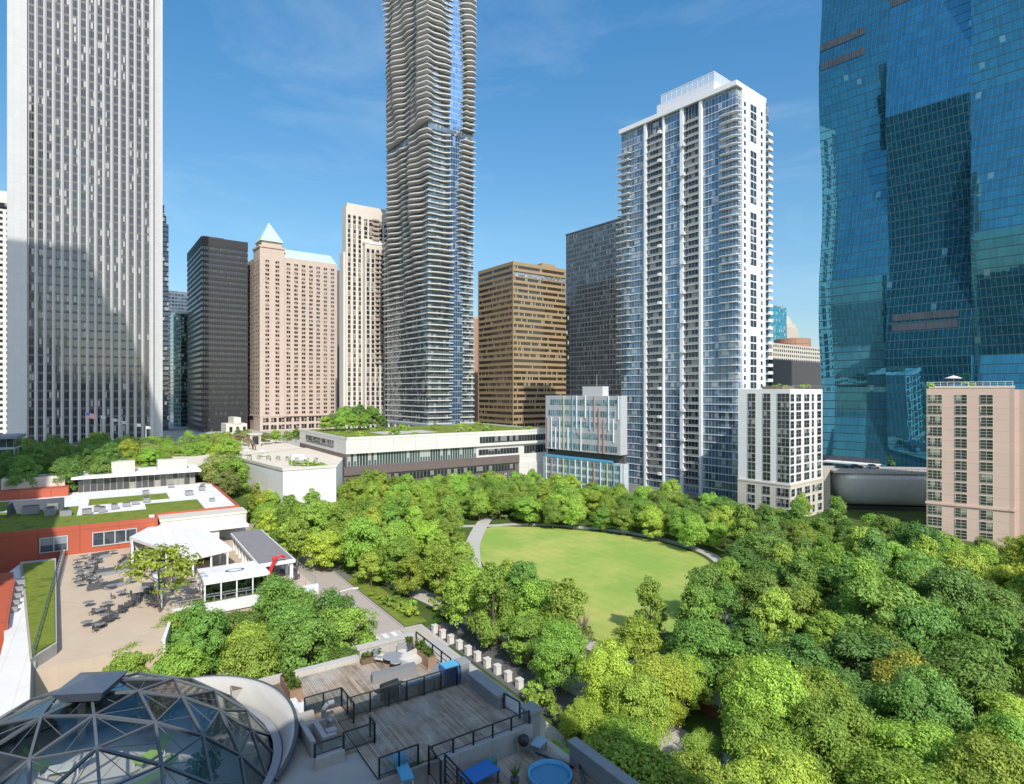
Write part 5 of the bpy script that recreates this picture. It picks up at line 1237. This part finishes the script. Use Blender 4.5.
q_ = f_.build('foliage', M['leaf'], o); q_.color = (.09,.14,.05,1)

# ------------------------------------------------------------------ glass dome over the pool
DC = Vector((-21.6,30.8)); RB, RISE = 8.8, 5.0; RS = (RB*RB+RISE*RISE)/(2*RISE); 
t = thing('glass_dome', 'geodesic glass dome in a dark steel lattice with a pyramid vent on its crown', 'dome', (DC.x,DC.y,ZD), R(20))
NR = 5; amax = math.asin(RB/RS)
def dp(j, k, off=0.0):
    if j == 0: a_, ph = 0, 0
    else: a_ = amax*j/NR; ph = 2*math.pi*k/(5*j)
    r_ = (RS+off)*math.sin(a_); return Vector((r_*math.cos(ph), r_*math.sin(ph), (RS+off)*math.cos(a_)-RS+RISE))
edges = set(); tris = []
for j in range(1, NR+1):
    for s_ in range(5):
        for i in range(j):
            k = s_*j+i; k1 = (k+1) % (5*j); pi_ = (s_*(j-1)+i) % max(1,5*(j-1)) if j > 1 else 0
            tris.append(((j,k),(j,k1),(j-1,pi_))); edges |= {((j,k),(j,k1)),((j,k),(j-1,pi_)),((j,k1),(j-1,pi_))}
            if i < j-1:
                pn = (s_*(j-1)+i+1) % (5*(j-1)); tris.append(((j,k1),(j-1,pn),(j-1,pi_))); edges.add(((j,k1),(j-1,pn)))
dm = plain('dome_steel', (.15,.17,.185), .45, .12, .6, metal=.4)
m = MB(); seen = set()
for a_, b_ in edges:
    ky = tuple(sorted((a_,b_)))
    if ky in seen: continue
    seen.add(ky); thick = a_[0] != b_[0]; r_ = .062 if thick else .032
    p_, q_ = dp(*a_), dp(*b_); d_ = (q_-p_).normalized(); n_ = ((p_+q_)/2 - Vector((0,0,RISE-RS))).normalized(); s_ = d_.cross(n_)
    V_ = [p_+s_*r_-n_*.08,p_-s_*r_-n_*.08,p_-s_*r_+n_*.07,p_+s_*r_+n_*.07]; W_ = [v+(q_-p_) for v in V_]; m.loft([V_,W_])
    # thin middle bars split every large pane in two
for tr in tris:
    a_, b_, c_ = (dp(*x) for x in tr); n_ = ((a_+b_+c_)/3 - Vector((0,0,RISE-RS))).normalized()
    m.tube((a_+b_)/2, c_, .02, 5)
m.build('frame', dm, t)
pan = list(tris)
def pan_c(tr): return (sum((dp(*x) for x in tr), Vector())/3)
cl = Vector((0,0,H)); rmx = Matrix.Translation(t.location) @ Matrix.Rotation(R(20),4,'Z')
pan.sort(key=lambda tr: ((rmx @ pan_c(tr))-cl).length); rest = MB()
for i, tr in enumerate(pan):
    P_ = [dp(*x) for x in tr]; m = MB() if i < 95 else rest; m.face(P_)
    if i < 95: m.build('glass_pane', M['clear'], t)
tag(rest.build('glass_pane', M['clear'], t), kind='stuff')
m = MB(); m.lathe([(RB-.1,-.3),(RB+.35,-.3),(RB+.35,.25),(RB-.1,.25)], 50); m.build('base_ring', M['grey'], t)
# vent on the crown
vent = MB(); s_ = 1.2; vent.prism([(-s_*.72,-s_*.72),(s_*.72,-s_*.72),(s_*.72,s_*.72),(-s_*.72,s_*.72)], RISE+.05, RISE+.6, 0, [(-s_,-s_),(s_,-s_),(s_,s_),(-s_,s_)])
for i in range(4):
    P_ = [(-s_,-s_),(s_,-s_),(s_,s_),(-s_,s_)]; a_, b_ = P_[i], P_[(i+1)%4]; vent.face([(*a_,RISE+.6),(*b_,RISE+.6),(0,0,RISE+.92)])
vent.build('vent_cap', plain('vent_steel', (.13,.16,.2), .35, .12, .6, metal=.4), t, rz=R(-14))
# inside the dome
def inn(x, y, z=0): return Vector((DC.x+x, DC.y+y, ZD+z))
m = MB(); m.lathe([(0,.02),(RB-.2,.02)], 40); fl = m.build('floor', plain('pool_deck_tile', (.62,.56,.48), .7, .1, .6, panel=(.8,.8,.15)), t)
po = thing('swimming_pool', 'blue swimming pool under the glass dome', 'pool', inn(-1.5,-3.6,.03), R(34))
m = MB(); P_ = [(4.6*math.cos(a), 2.6*math.sin(a)) for a in np.linspace(0,2*math.pi,33)[:-1]]; m.prism(P_, 0, .08); m.build('coping', M['concrete'], po)
m = MB(); m.prism([(x*.94,y*.92) for x,y in P_], .081, .1); m.build('water', wt.mat, po)
def lounger(x, y, rot, mat, lab):
    o = thing('sun_lounger', lab, 'lounger', inn(x,y,.04), R(rot))
    m = MB(); m.box(-.95,.4,-.33,.33,.3,.4); m.build('seat', M[mat], o); m = MB(); m.loft([[(.4,y_,.3),(.4,y_,.4),(1.0,y_,.95),(1.0,y_,.85)] for y_ in (-.33,.33)]); m.build('backrest', M[mat], o)
    many('leg', (lambda q:(q.box(-.03,.03,-.03,.03,0,.3),q)[1])(MB()), M['white'], o, [(sx*.7-.2,sy*.28,0) for sx in (-1,1) for sy in (-1,1)])
lounger(1.6,2.6,70,'green_fabric','lime green sun lounger under the dome next to the green plants'); lounger(2.9,.6,60,'green_fabric','lime green sun lounger in the middle of the dome floor'); lounger(-4.2,1.8,150,'green_fabric','lime green sun lounger nearest the dome edge on the pool side'); lounger(-2.2,1.4,20,'palefabric','white sun lounger under the dome beside the pool')
m = MB(); m.box(-.16,.16,-.16,.16,0,2.3)
cme = m.mesh('column', M['cream'])
for x_, y_ in ((-3.5,4.2),(-.8,5.4),(2.4,5.0),(4.4,3.2)):
    link('column', cme, fl, Matrix.Rotation(-R(20),3,'Z') @ Vector((x_,y_,0)))
def domeplant(x, y, r_, h_, lab):
    o = thing('potted_plant', lab, 'plant', inn(x,y,.03)); m = MB(); m.lathe([(0,0),(.3,0),(.42,.55),(.36,.56),(0,.5)], 12); m.build('pot', M['concrete'], o)
    f_ = MB(); rr = random.Random(int(x*10+y))
    for k in range(260):
        d_ = Vector((rr.gauss(0,1),rr.gauss(0,1),rr.gauss(0,1))).normalized()*rr.random()**.4; p_ = Vector((d_.x*r_,d_.y*r_,.6+h_*.5+d_.z*h_*.5)); u_ = Vector((rr.gauss(0,1),rr.gauss(0,1),rr.gauss(0,1))).normalized(); v_ = u_.orthogonal().normalized()
        f_.face([p_-u_*.16,p_+v_*.08,p_+u_*.16,p_-v_*.08])
    q_ = f_.build('foliage', M['leaf'], o); q_.color = (.12,.22,.035,1)
domeplant(.4,4.6,1.3,2.4,'big leafy green plant under the middle of the dome'); domeplant(4.8,3.4,1.0,2.0,'leafy plant under the dome toward the deck'); domeplant(-4.5,5.2,1.0,2.0,'leafy plant under the dome behind the white lounger'); domeplant(6.0,-.4,.9,1.7,'small leafy plant at the dome rim toward the deck')
# concrete petals round the dome
pet = plain('petal_concrete', (.52,.5,.46), .8, .12, .5, streak=.3)
def petal(ph0, ph1, wid, rise, lab, z0_=.25):
    o = thing('concrete_canopy', lab, 'canopy', (DC.x,DC.y,ZD)); n = 40; rings = []
    for i in range(n+1):
        s_ = i/n; ph = R(ph0+(ph1-ph0)*s_); k = math.sin(math.pi*s_)**.7; rr = []
        for j in range(7):
            u = j/6; r_ = RB+.4 + wid*k*u; z = z0_ + rise*k*(math.sin(u*1.9)/math.sin(1.9))*1.0 ; rr.append((r_*math.cos(ph), r_*math.sin(ph), z))
        for j in range(6,-1,-1):
            u = j/6; r_ = RB+.4 + wid*k*u; z = z0_ + rise*k*(math.sin(u*1.9)/math.sin(1.9)) - .28; rr.append((r_*math.cos(ph), r_*math.sin(ph), z))
        rings.append(rr)
    m = MB(); m.loft(rings); m.build('shell', pet, o, True)
    m = MB()
    pts = []
    for i in range(n+1):
        s_ = i/n; ph = R(ph0+(ph1-ph0)*s_); k = math.sin(math.pi*s_)**.7; r_ = RB+.42+wid*k; pts.append((r_*math.cos(ph), r_*math.sin(ph), z0_+rise*k-.1))
    m.path(pts, .16, 6); m.build('edge_trim', M['darkgrey'], o)
petal(4, 120, 1.1, 1.0, 'pale curved concrete canopy hugging the far side of the dome')
petal(-75, 2, 1.4, .9, 'grey curved concrete canopy hugging the near side of the dome')
# ------------------------------------------------------------------ trees
def crown_mb(seed, rx, h, nclump, per, leaf, cone=0.0, zc=None):
    g_ = np.random.default_rng(seed); V = []; zc = h*.60 if zc is None else zc; rz_ = h-zc
    for c_ in range(nclump):
        d = g_.normal(size=3); d /= np.linalg.norm(d)
        if d[2] < -.8: d[2] *= -.6
        f = .48+.50*g_.random()**.8
        if d[2] > .6: f = min(f, .78)
        ctr = np.array([d[0]*rx*f, d[1]*rx*f, d[2]*rz_*f])
        if cone: k = 1 - cone*max(0,(ctr[2]+rz_*.3)/(1.3*rz_)); ctr[:2] *= k
        rc_ = rx*(.14+.26*g_.random())
        dd = g_.normal(size=(per,3)); dd /= np.linalg.norm(dd,axis=1)[:,None]; dd[:,2] = np.where(dd[:,2] < -.5, -dd[:,2]*.7, dd[:,2])
        rr = rc_*(.60+.5*g_.random((per,1))**.8)*np.where(g_.random((per,1)) < .1, 1.25, 1.0)
        p = ctr + dd*rr*np.array([1,1,.75]); n = dd*1.0 + (ctr/np.array([rx,rx,rz_]))*.7 + g_.normal(size=(per,3))*.6 + np.array([0,-.0,.5]); n /= np.linalg.norm(n,axis=1)[:,None]
        a = np.cross(n, g_.normal(size=(per,3))); a /= np.linalg.norm(a,axis=1)[:,None]; b = np.cross(n, a)
        s = leaf*(.6+.8*g_.random((per,1)))
        V.append(np.stack([p-a*s, p-b*s*.55-n*s*.12, p+a*s, p+b*s*.55-n*s*.12], axis=1))
    V = np.concatenate(V).reshape(-1,3); V[:,2] += zc
    m = MB(); m.v = [tuple(x) for x in V]; m.f = [tuple(range(i,i+4)) for i in range(0,len(V),4)]; m.m = [0]*len(m.f)
    return m
def trunk_mb(seed, h, rx, r0=.2):
    rr = random.Random(seed); m = MB(); top = Vector((rr.uniform(-.3,.3),rr.uniform(-.3,.3),h*.62)); mid = Vector((top.x*.4,top.y*.4,h*.3))
    m.tube((0,0,-.3),mid,r0,7,0,r0*.75); m.tube(mid,top,r0*.75,7,0,r0*.35)
    for k in range(7):
        a = k*2.4+rr.random(); b_ = mid.lerp(top, rr.uniform(0,.9)); e_ = b_+Vector((math.cos(a)*rx*.65,math.sin(a)*rx*.65,h*rr.uniform(.12,.26))); m.tube(b_,e_,r0*.35,5,0,r0*.1)
    return m
VAR = []
for i in range(6): VAR.append((crown_mb(100+i, 3.9, 10.2, 66, 240, .18, 0, 5.4), trunk_mb(i, 10, 3.9)))
for i in range(3): VAR.append((crown_mb(200+i, 3.3, 11.5, 56, 240, .175, .6, 5.6), trunk_mb(20+i, 11, 3.2)))      # more pointed
for i in range(2): VAR.append((crown_mb(300+i, 3.0, 6.8, 34, 60, .19, 0, 4.4), trunk_mb(30+i, 6.5, 3, .13)))  # thin locust
for i in range(2): VAR.append((crown_mb(400+i, 1.5, 1.9, 14, 60, .17, 0, .8), None))                          # shrubs
for i in range(2): VAR.append((crown_mb(500+i, 3.9, 10.2, 84, 400, .135, 0, 5.4), trunk_mb(i, 10, 3.9)))               # near, finer leaves
VME = [(a.mesh('crown', M['leaf']), b.mesh('trunk', M['bark']) if b else None) for a, b in VAR]
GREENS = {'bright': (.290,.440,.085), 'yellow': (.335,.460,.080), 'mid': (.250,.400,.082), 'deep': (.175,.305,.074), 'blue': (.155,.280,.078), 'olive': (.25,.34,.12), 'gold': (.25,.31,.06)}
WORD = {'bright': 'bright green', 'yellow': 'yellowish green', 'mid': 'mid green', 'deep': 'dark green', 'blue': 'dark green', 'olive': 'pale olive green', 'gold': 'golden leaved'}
NTREE = [0]
def tree(x, y, z, var, s, tone, where, name='park_tree', cat='tree', sz=1.0, label=None):
    lab = label or f"{WORD[tone]} leafy tree {where}"
    t = thing(name, lab, cat, (x,y,z), rnd.uniform(0,6.28), None if label else f"{WORD[tone]} {'shrubs' if cat == 'shrub' else 'trees'} {where}")
    ax = rnd.uniform(.86,1.14); t.scale = (s*ax,s/ax,s*sz*rnd.uniform(.82,1.26)); cm, tm = VME[var]
    o = link('crown', cm, t); j = rnd.uniform(.72,1.22); c_ = GREENS[tone]; o.color = (c_[0]*j*rnd.uniform(.85,1.15), c_[1]*j, c_[2]*j, 1)
    if tm: link('trunk', tm, t)
    NTREE[0] += 1; return t
def inpoly(p, poly):
    x, y = p; c_ = False; n = len(poly)
    for i in range(n):
        x1, y1 = poly[i]; x2, y2 = poly[(i+1)%n]
        if (y1 > y) != (y2 > y) and x < (x2-x1)*(y-y1)/(y2-y1)+x1: c_ = not c_
    return c_
TAKEN = []
def grove(poly, z0, zc, spacing, tones, where, varset, smin, smax, seed, avoid=(), sz=1.0, cap=400, name='park_tree'):
    """trees standing on z0 whose crown middles (z0+zc) fall inside a region of the picture"""
    rg = random.Random(seed); W_ = [G(px,py,z0+zc) for px,py in poly]; xs = [p.x for p in W_]; ys = [p.y for p in W_]; wp_ = [(p.x,p.y) for p in W_]
    AV = [[(p.x,p.y) for p in (G(a,b,z0+zc) for a,b in av)] for av in avoid]; n = 0
    for k in range(6000):
        p = (rg.uniform(min(xs),max(xs)), rg.uniform(min(ys),max(ys)))
        if not inpoly(p, wp_) or any(inpoly(p, a) for a in AV): continue
        if any((p[0]-q[0])**2+(p[1]-q[1])**2 < (spacing*.5+q[2]*.5)**2 for q in TAKEN): continue
        TAKEN.append((*p, spacing)); v = rg.choice(varset)
        if math.hypot(*p) < 85 and v < 6: v = 13 + v % 2
        tree(p[0], p[1], z0, v, rg.uniform(smin,smax), rg.choice(tones), where, name, 'tree', sz); n += 1
        if n >= cap: break
    return n
full = [0,1,2,3,4,5]; mixv = full+[6,7,8,6,7,8]
# single trees with a look of their own
tree(*G(160,612,7.5).xy, 7.5, 9, 1.6, 'yellow', '', sz=.95, label='airy light green tree growing out of the sandy terrace among the tables', name='terrace_tree')
TAKEN.append((*G(160,612,7.5).xy, 6))
tree(*G(650,612,5).xy, 0, 6, .86, 'mid', '', label='rounded pointed tree standing alone at the near edge of the lawn'); TAKEN.append((*G(650,612,5).xy, 7))
def bare(px, py):
    p = G(px,py); t = thing('park_tree', 'thin nearly bare greyish tree at the near edge of the lawn', 'tree', p)
    m = MB(); rr = random.Random(4); m.tube((0,0,0),(0,0,5),.16,6,0,.1)
    for k in range(46):
        z = rr.uniform(1.8,6.5); a = rr.random()*6.28; L_ = rr.uniform(1,2.4); b_ = Vector((0,0,min(z,5))); e_ = b_+Vector((math.cos(a)*L_*.45,math.sin(a)*L_*.45,L_*1.1)); m.tube(b_,e_,.05,4,0,.02)
        for q in range(4): m.tube(b_.lerp(e_,.5), e_+Vector((rr.gauss(0,.5),rr.gauss(0,.5),rr.gauss(.3,.4))), .022, 3, 0, .012)
    m.build('trunk', plain('bare_bark', (.33,.28,.22), .95, .2, 3), t)
    f_ = crown_mb(77, 1.6, 6.5, 12, 26, .14); o = f_.build('crown', M['leaf'], t); o.color = (.14,.13,.05,1)
bare(583,664); TAKEN.append((*G(583,664).xy, 4))
for px, py in ((908,668),(925,684)): 
    tree(*G(px,py,8).xy, 0, 2, .98, 'gold', '', label=('golden tinged tree among the dark grove, the higher one','golden tinged tree among the dark grove, the lower one')[py > 670]); TAKEN.append((*G(px,py,8).xy, 4))
# the big grove on the right
gap = [(664,664),(745,690),(772,800),(690,800),(655,706)]
grove([(732,562),(742,535),(770,514),(830,512),(900,535),(930,560),(930,615),(790,640),(710,650),(690,612)], 0, 6.5, 6.9, ['deep','mid','deep','blue','mid'], 'in the grove between the lawn and the low blocks', mixv, .92, 1.2, 1)
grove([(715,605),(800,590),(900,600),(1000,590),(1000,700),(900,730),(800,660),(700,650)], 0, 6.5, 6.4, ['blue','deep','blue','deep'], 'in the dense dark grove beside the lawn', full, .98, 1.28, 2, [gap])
grove([(604,655),(640,630),(700,655),(690,682),(640,695),(628,790),(590,750),(584,705)], 0, 6.0, 5.8, ['bright','bright','mid','yellow'], 'between the driveway and the lawn', full, .72, .95, 3, [gap])
grove([(640,690),(760,660),(900,720),(1024,700),(1080,900),(600,900)], 0, 6.0, 6.0, ['bright','bright','bright','mid','bright'], 'in the near grove below the dark trees', full, .9, 1.25, 4, [gap])
grove([(900,545),(1024,560),(1100,600),(1100,760),(1000,700),(930,610)], 0, 6.0, 6.6, ['yellow','bright','bright','mid'], 'in the bright grove before the pink block', mixv, .9, 1.2, 5)
# between road and lawn
grove([(238,497),(330,490),(400,484),(455,500),(450,545),(475,570),(500,575),(535,595),(570,620),(575,650),(552,660),(520,640),(490,618),(452,590),(400,566),(352,553),(300,545),(262,522)], 0, 6.5, 6.3, ['bright','yellow','bright','mid','bright'], 'in the grove between the road and the lawn', mixv, .88, 1.2, 6)
# belt behind the lawn
grove([(330,478),(420,470),(560,478),(650,490),(730,500),(745,520),(715,530),(640,515),(560,507),(480,505),(400,490),(330,490)], 0, 7, 6.3, ['bright','mid','deep','mid','bright'], 'in the belt behind the lawn', full, .78, 1.0, 7, [[(455,500),(512,500),(512,530),(455,530)]])
# clump beside the dome
grove([(85,664),(120,640),(190,606),(240,590),(300,600),(372,634),(372,648),(300,676),(250,672),(160,660)], 0, 7.5, 6.2, ['mid','deep','deep','bright'], 'in the clump between the terrace and the dome', full, .8, 1.05, 8)
grove([(690,752),(768,752),(778,830),(690,830)], 0, 3.6, 4.4, ['bright','mid','yellow'], 'in the low clump before the red brick wall', full, .48, .6, 21)
for px, py, v_, tn in ((508,580,6,'mid'),(523,590,7,'deep'),(546,604,8,'mid'),(566,622,6,'bright')):
    p_ = G(px,py,6.5); tree(p_.x, p_.y, 0, v_, 1.12, tn, 'with a pointed crown on the road side of the lawn')
# before the white pier tower
grove([(-20,452),(110,448),(112,470),(-20,480)], 12, 6.5, 6.5, ['deep','blue'], 'in the shaded row before the white pier tower', full, .9, 1.15, 9, name='street_tree')  # darker leaf colours put shade into this end of the row
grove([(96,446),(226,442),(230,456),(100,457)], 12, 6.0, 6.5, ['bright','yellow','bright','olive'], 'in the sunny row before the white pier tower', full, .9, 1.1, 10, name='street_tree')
# roof garden
for i, (px, dY, s_) in enumerate(((345,0,1.05),(358,2,1.15),(372,4,1.0),(335,1,.9),(326,-2,.75),(352,-8,.8),(364,-7,.75),(381,6,.8),(340,-9,.6))):
    tree(*XY(px,255+(px-300)*.25+dY), 25.1, full[i%6], s_*.95, ('mid','deep','mid','olive','bright','mid','bright','deep','bright')[i], 'in the roof garden of the long white hall', name='roof_tree')
rs = random.Random(3)
for i in range(26):
    v_ = AB(rs.choice((rs.uniform(213.5,218), rs.uniform(214,268))), rs.uniform(73,158)); tree(v_.x, v_.y, 25.1, 11+i%2, rs.uniform(.7,1.5), ('olive','mid','bright')[i%3], 'on the roof lawn of the long white hall', 'roof_shrub', 'shrub')
tree(*XY(183,205), 0, 0, .9, 'olive', '', label='greyish green tree at the foot of the white terrace block', name='street_tree')
# before the curved metal hall and far road
for px, py, tn in ((845,540,'bright'),(876,534,'bright'),(893,522,'mid'),(912,528,'deep'),(985,536,'olive'),(1015,545,'olive'),(955,540,'bright')):
    tree(*G(px,py,6).xy, 0, full[px%6], .7, tn, 'at the foot of the pink block and metal hall')
for px in (893,899): tree(*XY(px,236), 10, 7, .75, 'deep', '', label=('slim dark tree at the glass tower entrance','slim dark tree right behind the other at the glass tower entrance')[px > 895].replace('right ',''), name='street_tree')
tree(*XY(968,178), 43.2, 11, 1.3, 'mid', '', label='bushy green shrub on the roof of the pink block', name='roof_shrub', cat='shrub')
tree(*XY(930,168), 42.9, 12, .9, 'bright', '', label='low sprawling green shrub at the roof corner of the pink block', name='roof_shrub', cat='shrub')
q0 = Matrix.Rotation(low_c.rz,4,'Z')
for i,(x_,y_) in enumerate(((6,7),(8,9),(10,6),(12,10),(16,3),(19,2.5))):
    v_ = q0 @ Vector((x_,y_,0)); tree(low_c.P[0]+v_.x, low_c.P[1]+v_.y, low_c.h+.3, 11+i%2, .75, 'bright', 'on the roof of the white mid-rise block', name='roof_shrub', cat='shrub')
for i,(px,Y_,tn) in enumerate(((247,268,'olive'),(256,272,'mid'),(266,275,'olive'),(276,280,'mid'),(287,284,'olive'),(238,272,'olive'),(296,286,'mid'),(226,256,'mid'),(218,250,'olive'))):
    tree(*XY(px,Y_), 18.0, full[i%6], .62, tn, 'on the plaza below the pink hotel', name='street_tree')
tb_ = MB(); tb_.prism([(27.9,200),(36,200),(36,226),(27.9,226)], -.5, 9.0); struct('terrain', tb_, M['cover'], (0,0,0), GRID)
for a_, b_, s_ in ((203,30.5,1.1),(208,33.5,1.25),(213,30,1.3),(218,33.5,1.3),(223,30,1.3),(224.5,34.5,1.2)):
    p_ = AB(a_,b_); tree(p_.x, p_.y, 9.0, full[int(a_)%6], s_, 'olive' if int(a_) % 2 else 'mid', 'at the foot of the white terrace block', name='street_tree')
# shrubs and hedges
def shrubs(pts, z, tone, where, s0, s1, name='shrub'):
    for px, py in pts: tree(*G(px,py,z).xy, z, 11+rnd.randint(0,1), rnd.uniform(s0,s1), tone, where, name, 'shrub')
shrubs([(x, 519+ (x-440)*.008) for x in range(438,600,11)], 0, 'olive', 'in the planting strip behind the lawn path', .8, 1.1)
shrubs([(392,606),(399,610),(406,613),(412,617),(403,606),(411,610)], 0, 'bright', 'in the bed at the corner of the road', .85, 1.2)
shrubs([(372,596),(380,600),(388,604)], 0, 'bright', 'along the grass bed by the road', .5, .7)
shrubs([(440,612),(452,618),(533,700),(542,712),(560,722),(580,735),(596,748)], 0, 'bright', 'along the driveway edge', .9, 1.5)
for i in range(9):
    tree(*G(292+i*4,465.5+i*.25,18).xy, 18.02, 11+i%2, .85, 'mid', 'in the clipped hedge on the white terrace block', 'hedge_shrub', 'shrub')
for i in range(16):
    px = 262+i*7.6; 
    tree(*G(262+i*6.4, 694-i*2.2, 12).xy, 8, 11+i%2, rnd.uniform(1.0,1.5), 'olive', 'along the edge of the timber deck', 'shrub', 'shrub')
for x_, y_ in ((528,700),(550,712)):
    tree(*G(x_,y_+22,6).xy, 0, 13, .62, 'bright', 'between the timber deck and the driveway')
print('trees', NTREE[0])
# roof garden ground cover
# ------------------------------------------------------------------ buildings behind the camera: they shade the decks and stand in the reflections
bw = plain('tower_brown', (.15,.14,.13), .8, .1, .2, panel=(3,3,.3)); bgm = facade_glass('behind_glass', (.06,.08,.09), 1.5, 3.2, mull=(.2,.2,.2), refl=.3)
def behind(label, a0, a1, b0, b1, h_):
    t = gthing('apartment_tower', label, 'building', a0, b0)
    banded(t, b1-b0, a1-a0, h_, 3.2, 1.9, bw, bgm, zb=6, crown=2)
    m = MB(); m.box(0,(b1-b0)*.7,2 if h_ > 200 else 4,(a1-a0) if h_ > 200 else (a1-a0)*.5,h_,h_+(28 if h_ > 200 else 3)); m.build('roof_plant', M['concrete'], t)
behind('tall banded tower off to the side of the terrace, outside the picture', 108, 168, -90, -43.8, 237)
behind('mid height banded block added out of view to shade the red building', 70, 105, -60, -31.8, 84)  # unseen block added so its shadow falls on the red building
behind('brown banded slab block the picture is taken from', -26, -1.2, -75, 27, 57.0)
